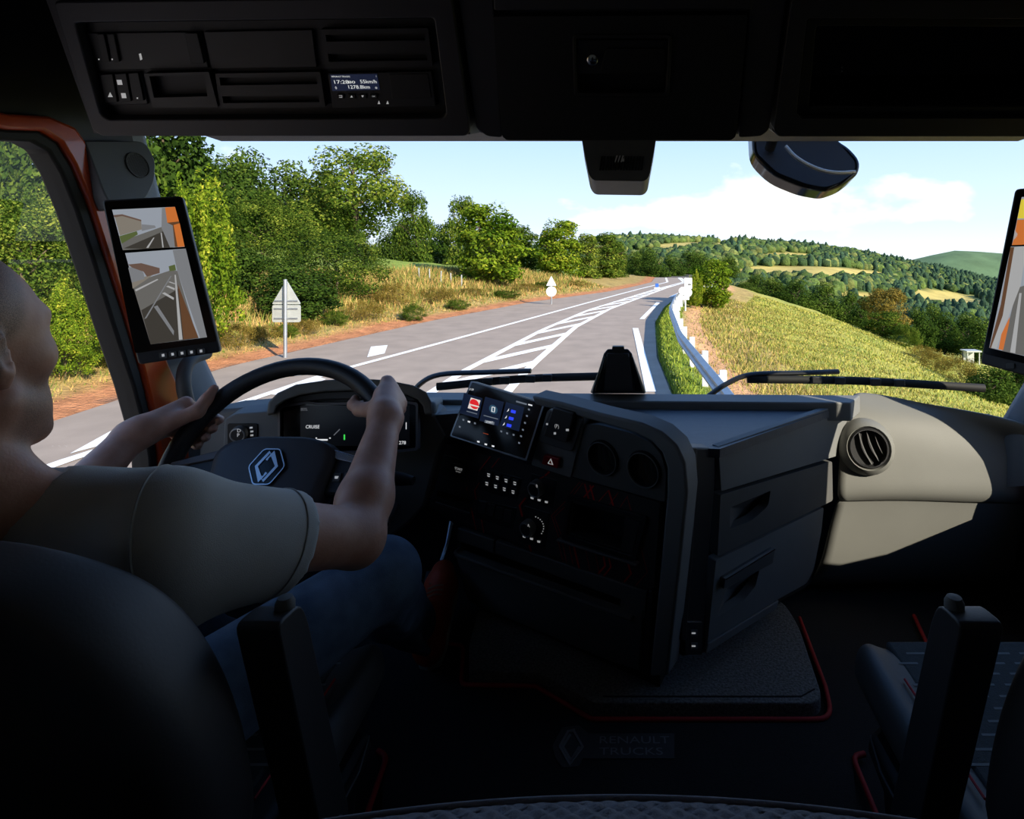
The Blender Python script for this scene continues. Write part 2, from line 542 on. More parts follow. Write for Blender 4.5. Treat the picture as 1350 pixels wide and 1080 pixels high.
while d0 < 46:
    d1 = d0 + 2.3 + 0.02 * d0
    th = 0.62
    xl0, xr0 = float(hat_l(d0)), float(hat_r(d1))
    pts = [(xl0, d0), (xr0, d1), (xr0, d1 + th), (xl0, d0 + th)]
    mk('hatch_bar', [(x, y, 0.011) for x, y in pts], [(0, 1, 2, 3)], M_PAINT, road)
    d0 += 2.55; k += 1
RP = Face.pn((0, 0, 0.011), (0, 0, 1))
for pl in ([(484, 471), (489, 457), (511, 455), (507, 466)], [(375, 497), (412, 478), (422, 476), (398, 495)], [(92, 598), (150, 566), (201, 548), (205, 568)], [(355, 520), (420, 497), (430, 500), (372, 521)]):
    mk('hatch_bar', [RP.pt(x, y) for x, y in pl], [(0, 1, 2, 3)], M_PAINT, road)

# ---- guardrail
M_STEEL = mat('galvanised_steel', (168, 172, 178), 0.42, metal=0.75, var=0.12, scale=4)
M_POSTW = mat('weathered_white_steel', (214, 214, 210), 0.6, var=0.08, scale=6)
gr = thing('guardrail', 'galvanised steel crash barrier along the outer edge of the bend', 'guardrail', (1.5, 8, 0))
prof = [(a_, b_ - 0.10) for a_, b_ in [(0.0, 0.42), (-0.02, 0.44), (-0.08, 0.49), (-0.08, 0.53), (-0.01, 0.57), (-0.01, 0.60), (-0.08, 0.64), (-0.08, 0.69), (-0.02, 0.73), (0.0, 0.75)]]
yr = np.linspace(-8, 54, 110); RX = lambda y: float(ER(y)) + 0.62
rings = []
for y in yr:
    rings.append([(RX(y) + a, y, b) for a, b in prof] + [(RX(y) + a + 0.012, y, b) for a, b in prof[::-1]])
loft('rail', rings, M_STEEL, gr, auto=40)
pm = None
for y in np.arange(-6, 53, 2.0):
    x = RX(y); gz = float(ground(x + 0.1, y))
    if pm is None:
        o = box('post', (-0.06, -0.035, -0.6), (0.06, 0.035, 0.66), M_POSTW); pm = o.data
        COL.objects.unlink(o); bpy.data.objects.remove(o)
        o = box('spacer', (-0.05, -0.06, 0.4), (0.05, 0.06, 0.58), M_POSTW); sm = o.data
        COL.objects.unlink(o); bpy.data.objects.remove(o)
    for nm, dm, dx in (('post', pm, 0.16), ('spacer', sm, 0.06)):
        o = bpy.data.objects.new(nm, dm); COL.objects.link(o); o.location = (x + dx, y, 0.0); setparent(o, gr)

# ---- road signs
M_SIGNB = mat('sign_back_grey', (176, 178, 172), 0.5, metal=0.3, var=0.08, scale=5)
M_SIGNW = mat('sign_white', (232, 234, 236), 0.5, var=0.03)
M_SIGNBL = mat('sign_blue', (40, 90, 170), 0.5, var=0.03)
def plate(name, c, pts, th, m, parent):
    a = [(c[0] + x, c[1] - th / 2, c[2] + z) for x, z in pts]; b = [(c[0] + x, c[1] + th / 2, c[2] + z) for x, z in pts]
    return prism(name, a, b, m, parent)
def circ(r, n=24): return [(r * math.cos(2 * PI * k / n), r * math.sin(2 * PI * k / n)) for k in range(n)]
def tri(r): return rpoly([(-r, -0.58 * r), (r, -0.58 * r), (0, 1.15 * r)], 0.12 * r, 3)
b0 = RP.pt(376, 471); gz = float(ground(b0.x, b0.y))
s1 = thing('road_sign', 'grey back of a triangular road sign over a rectangular plate, beside dense bushes', 'sign', (b0.x, b0.y, gz))
tube('post', [(b0.x, b0.y, gz - 0.3), (b0.x, b0.y, 2.0)], 0.045, M_STEEL, s1)
plate('sign_plate', (b0.x, b0.y + 0.06, 1.36), rpoly([(-0.37, -0.0), (0.37, 0.0), (0, 0.62)], 0.05, 3), 0.03, M_SIGNB, s1)
plate('sub_plate', (b0.x, b0.y + 0.06, 1.12), rpoly(rect(-0.36, -0.22, 0.36, 0.22), 0.05, 3), 0.03, M_SIGNB, s1)
for z in (1.0, 1.25, 1.45):
    box('bracket', (b0.x - 0.3, b0.y + 0.02, z - 0.015), (b0.x + 0.3, b0.y + 0.05, z + 0.015), M_STEEL, s1)
b0 = RP.pt(727, 401); gz = float(ground(b0.x, b0.y))
s2 = thing('road_sign', 'pale triangular road sign over a round one, on the far verge', 'sign', (b0.x, b0.y, gz))
tube('post', [(b0.x, b0.y, gz - 0.3), (b0.x, b0.y, 1.45)], 0.04, M_STEEL, s2)
plate('sign_plate', (b0.x, b0.y - 0.06, 1.1), rpoly([(-0.27, -0.12), (0.27, -0.12), (0, 0.4)], 0.04, 3), 0.03, M_SIGNW, s2)
plate('round_plate', (b0.x, b0.y - 0.06, 0.68), circ(0.27), 0.03, M_SIGNW, s2)
b0 = Vector((3.2, 28.5, 0)); gz = float(ground(b0.x, b0.y))
s3 = thing('road_sign', 'cluster of white road signs on one post behind the crash barrier', 'sign', (b0.x, b0.y, gz))
tube('post', [(b0.x, b0.y, gz - 0.3), (b0.x, b0.y, 1.5)], 0.04, M_POSTW, s3)
plate('square_plate', (b0.x + 0.12, b0.y - 0.07, 1.22), rect(-0.17, -0.26, 0.2, 0.26), 0.03, M_SIGNW, s3)
mk('dark_mark', [(b0.x + 0.12 + x, b0.y - 0.09, 1.17 + z) for x, z in rect(0, -0.03, 0.14, 0.03)], [(0, 1, 2, 3)], M_BLACK, s3)
plate('round_plate', (b0.x - 0.13, b0.y - 0.07, 0.85), circ(0.2), 0.03, M_SIGNW, s3)
plate('round_plate', (b0.x + 0.1, b0.y - 0.09, 0.78), circ(0.22), 0.03, M_SIGNW, s3)
plate('sub_plate', (b0.x + 0.02, b0.y - 0.07, 0.52), rect(-0.16, -0.1, 0.16, 0.1), 0.03, M_SIGNW, s3)
b0 = RP.pt(866, 381)
kp = thing('keep_side_sign', 'low blue and white traffic island sign at the far end of the hatching', 'sign', (b0.x, b0.y, 0))
box('panel', (b0.x - 0.12, b0.y, 0.12), (b0.x + 0.14, b0.y + 0.06, 0.42), M_SIGNBL, kp, bevel=0.01)
box('foot', (b0.x - 0.2, b0.y - 0.04, 0), (b0.x + 0.22, b0.y + 0.1, 0.13), M_SIGNW, kp, bevel=0.01)

# ---- vegetation
def leaf_mat(name, c1, c2, c3, trans=0.35):
    m = bpy.data.materials.new(name); m.use_nodes = True
    nt = m.node_tree; nt.nodes.clear(); L = nt.links.new
    o = nt.nodes.new('ShaderNodeOutputMaterial')
    at = nt.nodes.new('ShaderNodeAttribute'); at.attribute_name = 'var'
    r = nt.nodes.new('ShaderNodeValToRGB'); e = r.color_ramp.elements
    e[0].position = 0.0; e[0].color = lin(c1); e[1].position = 1.0; e[1].color = lin(c3)
    x = e.new(0.55); x.color = lin(c2)
    oi = nt.nodes.new('ShaderNodeObjectInfo')
    ad = nt.nodes.new('ShaderNodeMath'); ad.operation = 'MULTIPLY_ADD'; ad.inputs[1].default_value = 0.3; ad.inputs[2].default_value = -0.15
    L(oi.outputs['Random'], ad.inputs[0])
    a2 = nt.nodes.new('ShaderNodeMath'); a2.operation = 'ADD'
    L(at.outputs['Fac'], a2.inputs[0]); L(ad.outputs[0], a2.inputs[1]); L(a2.outputs[0], r.inputs[0])
    d = nt.nodes.new('ShaderNodeBsdfDiffuse'); t = nt.nodes.new('ShaderNodeBsdfTranslucent'); mx = nt.nodes.new('ShaderNodeMixShader')
    mx.inputs[0].default_value = trans
    L(r.outputs[0], d.inputs[0]); L(r.outputs[0], t.inputs[0]); L(d.outputs[0], mx.inputs[1]); L(t.outputs[0], mx.inputs[2]); L(mx.outputs[0], o.inputs[0])
    return m
M_LEAF = leaf_mat('green_leaves', (44, 66, 22), (84, 106, 36), (150, 156, 62))
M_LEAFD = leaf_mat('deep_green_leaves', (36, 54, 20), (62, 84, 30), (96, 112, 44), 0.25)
M_LEAFY = leaf_mat('yellow_green_leaves', (64, 92, 22), (118, 138, 36), (190, 184, 66), 0.35)
M_LEAFB = leaf_mat('brownish_leaves', (84, 78, 34), (122, 106, 46), (150, 128, 62), 0.3)
M_BARK = mat('bark', (92, 78, 60), 0.9, var=0.3, scale=8, bump=0.6, bscale=40)

def leaves(P0, N, size, R):
    """quads (pointed leaves) at P0, roughly facing N"""
    n = len(P0)
    N = N + R.normal(0, 0.55, (n, 3)); N /= np.linalg.norm(N, axis=1)[:, None]
    t = R.normal(0, 1, (n, 3)); t -= N * (t * N).sum(1)[:, None]; t /= np.linalg.norm(t, axis=1)[:, None]
    b = np.cross(N, t); s = (size * R.uniform(0.6, 1.3, n))[:, None]
    V = np.stack([P0 - t * s * 0.6, P0 + b * s * 0.34, P0 + t * s * 0.6, P0 - b * s * 0.34], 1).reshape(-1, 3)
    return V

def crown_mesh(name, seed, blobs, nleaf, size, m, inner=0.45):
    """blobs: (cx, cy, cz, rx, ry, rz)"""
    R = np.random.default_rng(seed); B = np.array(blobs)
    area = B[:, 3] * B[:, 5]; cnt = np.maximum(20, (nleaf * area / area.sum()).astype(int))
    PS = []; NS = []; VR = []
    for b, c in zip(B, cnt):
        d = R.normal(0, 1, (c, 3)); d /= np.linalg.norm(d, axis=1)[:, None]
        lump = 1 + 0.16 * np.sin(d[:, 0] * 5 + seed) * np.cos(d[:, 1] * 6 + b[0]) + 0.1 * np.sin(d[:, 2] * 9 + b[1] * 3)
        rad = np.where(R.random(c) < 0.8, R.uniform(0.86, 1.06, c), R.uniform(inner, 0.9, c)) * lump
        PS.append(b[:3] + d * b[3:6] * rad[:, None]); NS.append(d + np.array([0, 0, 0.35])); VR.append(np.clip(R.normal(0.45 + 0.15 * R.normal(), 0.2, c), 0, 1))
    PS = np.concatenate(PS); NS = np.concatenate(NS); VR = np.concatenate(VR)
    V = leaves(PS, NS, size, R)
    me = bpy.data.meshes.new(name)
    fast_mesh(me, V, np.arange(len(V)).reshape(-1, 4))
    a = me.attributes.new('var', 'FLOAT', 'FACE'); a.data.foreach_set('value', VR.astype(np.float32))
    me.materials.append(m)
    return me

def trunk_mesh(name, h, r, branches, seed):
    R = random.Random(seed); V = []; Fc = []
    def add(path, rad):
        v, f = tube_geo(path, rad, 7); b = len(V); V.extend(v); Fc.extend(tuple(i + b for i in q) for q in f)
    top = Vector((R.uniform(-.2, .2), R.uniform(-.2, .2), h))
    add(smooth_path([(0, 0, -0.5), (0.04 * h, 0, h * 0.3), top * 0.7, top], 3), [r * (1 - 0.85 * i / 9) for i in range(10)])
    for k in range(branches):
        z = h * R.uniform(0.25, 0.75); a = R.uniform(0, 2 * PI); l = h * R.uniform(0.25, 0.42)
        add(smooth_path([(0, 0, z), (math.cos(a) * l * .5, math.sin(a) * l * .5, z + l * .45), (math.cos(a) * l, math.sin(a) * l, z + l * .7)], 3), [r * .45 * (1 - 0.8 * i / 6) for i in range(7)])
    me = bpy.data.meshes.new(name); me.from_pydata([tuple(v) for v in V], [], Fc); fixn(me)
    me.polygons.foreach_set('use_smooth', [True] * len(me.polygons)); me.materials.append(M_BARK)
    return me

def blobs_round(R, n, w, z0, z1, br=(0.25, 0.42)):
    """lumpy crown of half width w between z0 and z1 (height 1 = whole tree)"""
    out = [(0, 0, (z0 + z1) / 2, w * .72, w * .72, (z1 - z0) * .42)]
    for k in range(n):
        t = R.random(); z = z0 + (z1 - z0) * (0.12 + 0.8 * t)
        env = math.sqrt(max(0.05, 1 - ((t - 0.42) / 0.62) ** 2))
        a = R.uniform(0, 2 * PI); rr = w * env * R.uniform(.45, .85); s = w * R.uniform(*br)
        out.append((rr * math.cos(a), rr * math.sin(a), z, s, s, s * R.uniform(.6, .85)))
    return out
PROTO = {}
def proto(key, seed, m, nleaf, size, w, z0, n=18, trunk=0.03, br=(0.25, 0.42), inner=0.45):
    R = random.Random(seed)
    bl = blobs_round(R, n, w, z0, 0.97, br)
    if trunk <= 0.015:                                   # shrubs: upright sprays break the outline
        for k in range(26):
            a = R.uniform(0, 2 * PI); rr = w * R.uniform(0.1, 0.95); s_ = w * R.uniform(0.05, 0.10)
            bl.append((rr * math.cos(a), rr * math.sin(a), 0.97 - 0.45 * (rr / w) ** 2 + R.uniform(-.12, .10), s_, s_, R.uniform(0.10, 0.2)))
    PROTO[key] = (crown_mesh('crown_' + key, seed, bl, nleaf, size, m, inner), trunk_mesh('trunk_' + key, 0.8, trunk, 7, seed))
# sizes are for a tree one unit tall
proto('oak', 11, M_LEAF, 15000, 0.024, 0.42, 0.16, 26)
proto('round', 12, M_LEAF, 9500, 0.032, 0.40, -0.04, 24)
proto('ash', 13, M_LEAFY, 9500, 0.034, 0.36, -0.08, 30, br=(0.2, 0.36))
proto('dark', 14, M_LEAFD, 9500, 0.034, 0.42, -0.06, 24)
proto('brown', 15, M_LEAFB, 7000, 0.034, 0.48, 0.12, 16)
proto('tall', 16, M_LEAF, 7500, 0.032, 0.24, -0.08, 20, br=(0.35, 0.6))
proto('shrub', 17, M_LEAF, 26000, 0.020, 0.60, 0.0, 70, trunk=0.015, br=(0.10, 0.24), inner=0.2)
proto('hazel', 18, M_LEAFY, 13000, 0.026, 0.46, 0.0, 60, trunk=0.014, br=(0.08, 0.2), inner=0.2)
proto('scrub', 19, M_LEAFB, 9000, 0.026, 0.75, 0.0, 18, trunk=0.01, br=(0.2, 0.36), inner=0.3)
def plant(kind, px, d, top, wpx, label, group=None, name='tree', cat='tree', zb=None, rz=None):
    x = (px - CX) / F * d
    gz = float(ground(x, d)) if zb is None else zb
    zt = CH - (top - CY) / F * d
    h = max(zt - gz, 0.4)
    crown, trunk = PROTO[kind]
    base_w = {'oak': .42, 'round': .40, 'ash': .36, 'dark': .42, 'brown': .48, 'tall': .24, 'shrub': .6, 'hazel': .46, 'scrub': .75}[kind] * 2.0
    sxy = (wpx / F * d) / base_w
    t = bpy.data.objects.new(name, None); COL.objects.link(t)
    t.location = (x, d, gz - 0.05); t.scale = (sxy, sxy, h); t.rotation_euler = (0, 0, random.uniform(0, 6.28) if rz is None else rz)
    tag(t, label, cat, group)
    for nm, me in (('crown', crown), ('trunk', trunk)):
        o = bpy.data.objects.new(nm if name == 'tree' or nm == 'trunk' else 'foliage', me); COL.objects.link(o); o.parent = t
        if nm == 'trunk': o.name = 'trunk' if name == 'tree' else 'stem'
    return t
# left of the road
plant('oak', 470, 46, 188, 150, 'largest broad green oak rising above the meadow hedge')
plant('round', 548, 56, 247, 58, 'small round tree between the big oak and the pale field edge')
plant('round', 606, 63, 254, 56, 'greyish green tree behind the yellow-green roadside ash')
plant('ash', 646, 36, 262, 104, 'yellow-green ash with see-through crown growing on the roadside bank')
plant('ash', 735, 46, 285, 76, 'bright green roundish tree behind the pale triangular road sign')
plant('tall', 690, 50, 293, 46, 'slender tree squeezed between two bright roadside trees', 'slender trees on the far bank')
plant('tall', 775, 52, 304, 40, 'slender tree near the far bend on the dry bank', 'slender trees near the bend')
plant('tall', 800, 56, 303, 44, 'slender tree near the far bend on the dry bank', 'slender trees near the bend')
plant('tall', 815, 62, 318, 30, 'slender tree near the far bend on the dry bank', 'slender trees near the bend')
for px, d, top, w in ((214, 29, 120, 150), (262, 36, 192, 120), (318, 43, 205, 104), (380, 51, 214, 92), (425, 57, 234, 82), (340, 60, 197, 94), (120, 21, 60, 170), (30, 28, 20, 160), (-80, 21.5, 20, 170)):
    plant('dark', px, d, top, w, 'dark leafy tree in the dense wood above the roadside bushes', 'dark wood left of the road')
for px, d, top, w in ((520, 66, 285, 56), (578, 68, 296, 42), (560, 75, 298, 42)):
    plant('dark', px, d, top, w, 'dark tree closing the far side of the small meadow', 'trees behind the meadow')
plant('shrub', 440, 24, 303, 165, 'broad green bush spreading above the dry bank near the triangular sign', name='bush', cat='bush')
plant('shrub', 345, 27, 262, 150, 'tall bush with reddish tips behind the triangular sign', name='bush', cat='bush')
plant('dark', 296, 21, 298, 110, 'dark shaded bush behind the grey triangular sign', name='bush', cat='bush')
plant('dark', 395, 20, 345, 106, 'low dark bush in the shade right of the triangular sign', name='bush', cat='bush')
plant('hazel', 262, 14.5, 255, 120, 'yellow-green hazel bush closest to the camera monitor', name='bush', cat='bush')
for px, d, top, w in ((40, 13.2, 262, 220), (140, 16.2, 272, 190), (-90, 14.5, 230, 210), (200, 19.5, 290, 125)):
    plant('shrub', px, d, top, w, 'leafy green roadside bush seen through the side window', 'bushes beyond the side window', name='bush', cat='bush')
plant('hazel', 160, 12.5, 400, 96, 'low bright hazel bush in front of the side window hedge', name='bush', cat='bush')
plant('hazel', 86, 11.3, 385, 84, 'bright sunlit hazel bush in the side window hedge', name='bush', cat='bush')
for px, d, top, w in ((520, 25, 372, 70), (575, 28, 378, 70), (480, 21.5, 395, 70), (400, 18.5, 420, 60), (350, 17, 432, 60), (620, 31, 380, 60), (690, 36, 376, 50), (760, 42, 372, 40), (310, 15.6, 425, 70), (60, 12.2, 470, 90), (170, 12.6, 476, 80)):
    plant('scrub', px, d, top, w, 'low dry brown scrub on the roadside bank', 'dry scrub on the bank', name='shrub', cat='shrub')
for px, d, top, w in ((440, 20.0, 408, 42), (545, 23.0, 400, 38), (602, 27.0, 394, 38), (665, 33, 382, 44), (715, 38, 378, 40), (376, 17.6, 432, 36)):
    plant('shrub', px, d, top, w, 'low green bramble among the dry grass of the bank', 'green brambles on the bank', name='bramble', cat='bush')
# beyond the bend
for px, d, top, w in ((838, 74, 332, 40), (862, 69.5, 330, 46), (888, 73, 336, 38), (905, 79, 330, 44), (850, 84, 326, 50), (925, 84, 332, 42), (955, 91, 338, 42), (820, 80, 330, 40)):
    plant('dark', px, d, top, w, 'dark tree in the copse closing the far end of the road', 'copse beyond the bend', zb=-1.2)
plant('ash', 938, 32, 337, 62, 'rounded bright green tree beside the white sign cluster')
plant('hazel', 917, 30.5, 362, 26, 'small yellowish bush below the white sign cluster', name='bush', cat='bush')
plant('shrub', 937, 36, 388, 34, 'small dark green bush at the top of the hayfield', name='bush', cat='bush')
# right of the road
for px, d, top, w in ((985, 78, 372, 40), (1015, 82, 366, 56), (1048, 76, 368, 56), (1080, 82, 372, 60), (1115, 88, 384, 46), (1135, 80, 392, 40), (1000, 92, 362, 50)):
    plant('dark', px, d, top, w, 'dark oak in the hedge along the lower edge of the hayfield', 'hedge oaks below the hayfield')
plant('brown', 1168, 54, 378, 66, 'brownish-crowned oak standing alone in the hedge')
plant('round', 1166, 47, 408, 58, 'green rounded tree in front of the brownish oak')
plant('shrub', 1195, 44, 428, 40, 'leafy bush trailing down the hedge from the brownish oak', name='bush', cat='bush')
for px, d, top, w in ((1215, 76, 405, 44), (1245, 90, 412, 50), (1272, 98, 412, 50), (1300, 84, 418, 58), (1335, 90, 414, 54), (1228, 97, 400, 42)):
    plant('dark', px, d, top, w, 'dark tree in the valley wood beyond the pale pasture', 'valley wood trees')
for px, d, top, w in ((1235, 33, 463, 50), (1265, 30, 470, 60), (1215, 37, 455, 46)):
    plant('scrub', px, d, top, w, 'low olive brush along the ditch below the hedge', 'ditch brush', name='shrub', cat='shrub')
for px, d, top, w in ((1305, 25, 478, 70), (1345, 27.5, 468, 72)):
    plant('dark', px, d, top, w, 'dark bush behind the right windscreen pillar', 'bushes behind the pillar', name='bush', cat='bush')
# meadow fence
for i in range(5):
    px = 553 + i * 14; d = 33.0 - i * 0.1; x = (px - CX) / F * d; gz = float(ground(x, d))
    o = tube('fence_post', [(x, d, gz - 0.3), (x + random.uniform(-.05, .05), d, gz + 0.72)], 0.035, M_SIGNB, sides=7)
    tag(o, 'weathered wooden fence post along the small green meadow', 'fence post', 'meadow fence posts')
# game hide in the valley
hx, hd = (1280 - CX) / F * 70, 70.0; hz = float(ground(hx, hd))
hide = thing('cattle_shelter', 'small pale open-fronted cattle shelter in the pasture', 'shelter', (hx, hd, hz))
for sx in (-0.7, 0.7):
    for sy in (-0.5, 0.5):
        box('post', (hx + sx - .05, hd + sy - .05, hz - .6), (hx + sx + .05, hd + sy + .05, hz + 1.4), M_SIGNB, hide)
box('roof', (hx - .9, hd - .7, hz + 1.4), (hx + .9, hd + .7, hz + 1.55), M_SIGNB, hide)
box('rear_wall', (hx - .75, hd + .45, hz - 0.2), (hx + .75, hd + .5, hz + 1.4), M_SIGNB, hide)

# ---- grass blades (nobody could count them)
def blades(name, pts, hgt, wid, cols, label):
    n = len(pts); R = rng
    a = R.uniform(0, 2 * PI, n); l = hgt * R.uniform(0.5, 1.25, n); w = wid * R.uniform(.7, 1.3, n)
    lean = R.normal(0, 0.35, (n, 2)) * l[:, None]
    base = pts; d = np.stack([np.cos(a), np.sin(a), np.zeros(n)], 1) * w[:, None]
    tip = base + np.concatenate([lean, l[:, None]], 1)
    V = np.stack([base - d, base + d, tip], 1).reshape(-1, 3)
    me = bpy.data.meshes.new(name); fast_mesh(me, V, np.arange(len(V)).reshape(-1, 3))
    set_col(me, np.repeat(cols, 3, 0))
    o = link(name, me, M_BLADE)
    return tag(o, label, 'grass', kind='stuff')
M_BLADE = vcol_mat('grass_blades', n1=0.8, amt=0.25, bump=0.0)
def pick(n, pal):
    pal = np.array([C3(c) for c in pal]); c = pal[rng.integers(0, len(pal), n)]
    return c * rng.uniform(0.6, 1.1, n)[:, None]
n = 60000
yb = 7 + 38 * rng.random(n) ** 1.5; ub = 0.75 + 8.5 * rng.random(n) ** 0.9
xb = EL(yb) - ub; keep = (vnoise(xb, yb, 1.3, 9) + rng.uniform(-.9, .9, n)) > -0.45
xb, yb, ub = xb[keep], yb[keep], ub[keep]
pts = np.stack([xb, yb, ground(xb, yb) - 0.03], 1)
blades('bank_grass', pts, np.interp(ub, [0.7, 1.5, 3, 9], [0.06, 0.16, 0.4, 0.55]), np.interp(yb, [7, 45], [0.012, 0.04]), pick(len(pts), [(196, 162, 100), (180, 152, 88), (160, 142, 74), (128, 132, 60), (104, 120, 50), (186, 144, 88), (112, 124, 56)]), 'dry golden grass covering the bank left of the road')
n = 52000
yb = 6 + 34 * rng.random(n) ** 1.4; vb = 0.06 + 9.0 * rng.random(n) ** 1.5
keep = ~((vb > 0.95) & (vb < 1.8) & (rng.random(n) < 0.85))
yb, vb = yb[keep], vb[keep]; xb = ER(yb) + vb
pts = np.stack([xb, yb, ground(xb, yb) - 0.03], 1)
cc = np.where((vb < 1.0)[:, None], pick(len(pts), [(120, 140, 46), (150, 160, 62), (98, 120, 40)]), pick(len(pts), [(190, 162, 98), (174, 156, 84), (140, 142, 66), (156, 148, 74), (118, 132, 56)]))
blades('verge_grass', pts, np.where(vb < 1.0, 0.12, np.interp(vb, [1, 2.4, 6], [0.07, 0.2, 0.1])), np.interp(yb, [6, 40], [0.012, 0.035]), cc, 'grass tufts either side of the crash barrier')
n = 70000
yb = 9 + 40 * rng.random(n) ** 1.3; vb = 4 + 26 * rng.random(n) ** 1.2
xb = ER(yb) + vb
pts = np.stack([xb, yb, ground(xb, yb) - 0.03], 1)
blades('field_grass', pts, np.full(n, 0.13), np.interp(yb, [9, 49], [0.014, 0.05]), pick(n, [(172, 164, 78), (148, 152, 66), (186, 172, 92), (124, 138, 56)]), 'short mown grass over the sloping hayfield')

# ---- hills
pxs = np.linspace(-900, 2700, 190); ds = np.concatenate([np.linspace(95, 300, 30)[:-1], np.linspace(300, 560, 40)[:-1], np.linspace(560, 900, 12)])
PX, DD = np.meshgrid(pxs, ds)
RID_X = [-900, 600, 800, 860, 930, 1000, 1060, 1120, 1200, 1290, 1360, 1500, 2700]
RID_Y = [330, 325, 320, 318, 319, 323, 326, 333, 350, 370, 388, 400, 400]
def hill(px, d):
    yr_ = np.interp(px, RID_X, RID_Y); zr = CH - (yr_ - CY) / F * 540
    base = np.interp(px, [700, 900, 1100], [-6, -14, -23])
    t = smooth01((d - 130) / 410)
    wave = (2.6 * np.sin(px / 70 + d / 60) + 2.0 * np.sin(px / 33 - d / 45)) * np.sin(np.clip((d - 95) / 445, 0, 1) * PI)
    return base + (zr - base) * t ** 0.9 + wave - np.clip(d - 540, 0, 999) * 0.06
HX = (PX - CX) / F * DD
HZ = hill(PX, DD)
me = grid_mesh('hill', HX, DD, HZ)
py = CY - (HZ - CH) / DD * F
fields = [(1070, 361, 105, 10, 0.03), (1250, 399, 56, 15, 0.14), (1035, 339, 40, 6, 0), (920, 324, 55, 4.5, 0), (870, 331, 44, 4, -0.05), (1140, 394, 40, 9, 0.1)]
def in_field(px, py):
    w = np.zeros_like(px, float)
    for cx, cy, rx, ry, sl in fields:
        q = ((px - cx) / rx) ** 2 + ((py - cy - (px - cx) * sl) / ry) ** 2
        w = np.maximum(w, smooth01((1.15 - q) / 0.3))
    return w
wf = in_field(PX, py).ravel()[:, None]
set_col(me, C3((64, 84, 40)) * (1 - wf) + C3((178, 160, 92)) * wf)
tag(link('hill', me, vcol_mat('hill_ground', n1=0.05, amt=0.3, bump=0.3, bdist=1.0, fine=0.3), smooth=True), 'long wooded ridge with pale fields across the valley', 'hill', kind='structure')
# forest on the hills
bm = bmesh.new(); bmesh.ops.create_icosphere(bm, subdivisions=2, radius=1.0)
ico_v = np.array([v.co[:] for v in bm.verts]); ico_f = np.array([[v.index for v in f.verts] for f in bm.faces]); bm.free()
n = 14000
fp = rng.uniform(780, 1480, n); fd = 120 + 440 * rng.random(n) ** 0.8
fz = hill(fp, fd); fpy = CY - (fz - CH) / fd * F
keep = (in_field(fp, fpy) < 0.35)
fp, fd, fz = fp[keep], fd[keep], fz[keep]; n = min(len(fp), 9500); fp, fd, fz = fp[:n], fd[:n], fz[:n]
r = rng.uniform(1.6, 3.4, n); conif = rng.random(n) < np.interp(fp, [1150, 1300], [0.08, 0.55])
V = ico_v[None] * (1 + 0.22 * np.sin(ico_v[None, :, :1] * 7 + rng.uniform(0, 9, (n, 1, 1))) * np.cos(ico_v[None, :, 1:2] * 6 + rng.uniform(0, 9, (n, 1, 1))))
sc_ = np.stack([r * np.where(conif, .6, 1), r * np.where(conif, .6, 1), r * np.where(conif, 1.7, 1.0)], 1)
ctr = np.stack([(fp - CX) / F * fd, fd, fz + r * 0.55], 1)
V = V * sc_[:, None] + ctr[:, None]
nv = len(ico_v)
me = bpy.data.meshes.new('hillside_forest')
fast_mesh(me, V.reshape(-1, 3), (ico_f[None] + np.arange(n)[:, None, None] * nv).reshape(-1, 3))
cc = np.array([C3((66, 86, 40)), C3((86, 104, 50)), C3((104, 112, 60)), C3((58, 78, 46))])[rng.integers(0, 4, n)] * rng.uniform(.75, 1.2, n)[:, None]
cc[conif] = C3((50, 72, 50)) * rng.uniform(.8, 1.2, conif.sum())[:, None]
set_col(me, np.repeat(cc, nv, 0))
me.polygons.foreach_set('use_smooth', [True] * len(me.polygons))
tag(link('hillside_forest', me, vcol_mat('forest_crowns', n1=0.6, amt=0.5, bump=1.0, bdist=0.8, fine=1.2)), 'woodland of small trees covering the far ridge', 'forest', kind='stuff')
# blue far range
pxs = np.linspace(-1500, 3600, 160); ds = np.linspace(1800, 2600, 8)
PX, DD = np.meshgrid(pxs, ds)
FY = np.interp(PX, [-1500, 900, 1100, 1190, 1240, 1275, 1320, 1400, 1600, 3600], [352, 352, 350, 344, 334, 330, 333, 340, 348, 350]) + 1.5 * np.sin(PX / 17)
HZ = CH - (FY - CY) / F * 2600; HZ = -260 + (HZ + 260) * smooth01((DD - 1800) / 800)
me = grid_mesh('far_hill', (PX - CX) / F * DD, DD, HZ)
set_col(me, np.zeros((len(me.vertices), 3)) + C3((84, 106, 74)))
tag(link('far_hill', me, vcol_mat('far_hill_woods', n1=0.01, amt=0.2, bump=0.3, bdist=8, fine=0.03), smooth=True), 'bluish rounded hill on the horizon', 'hill', kind='structure')
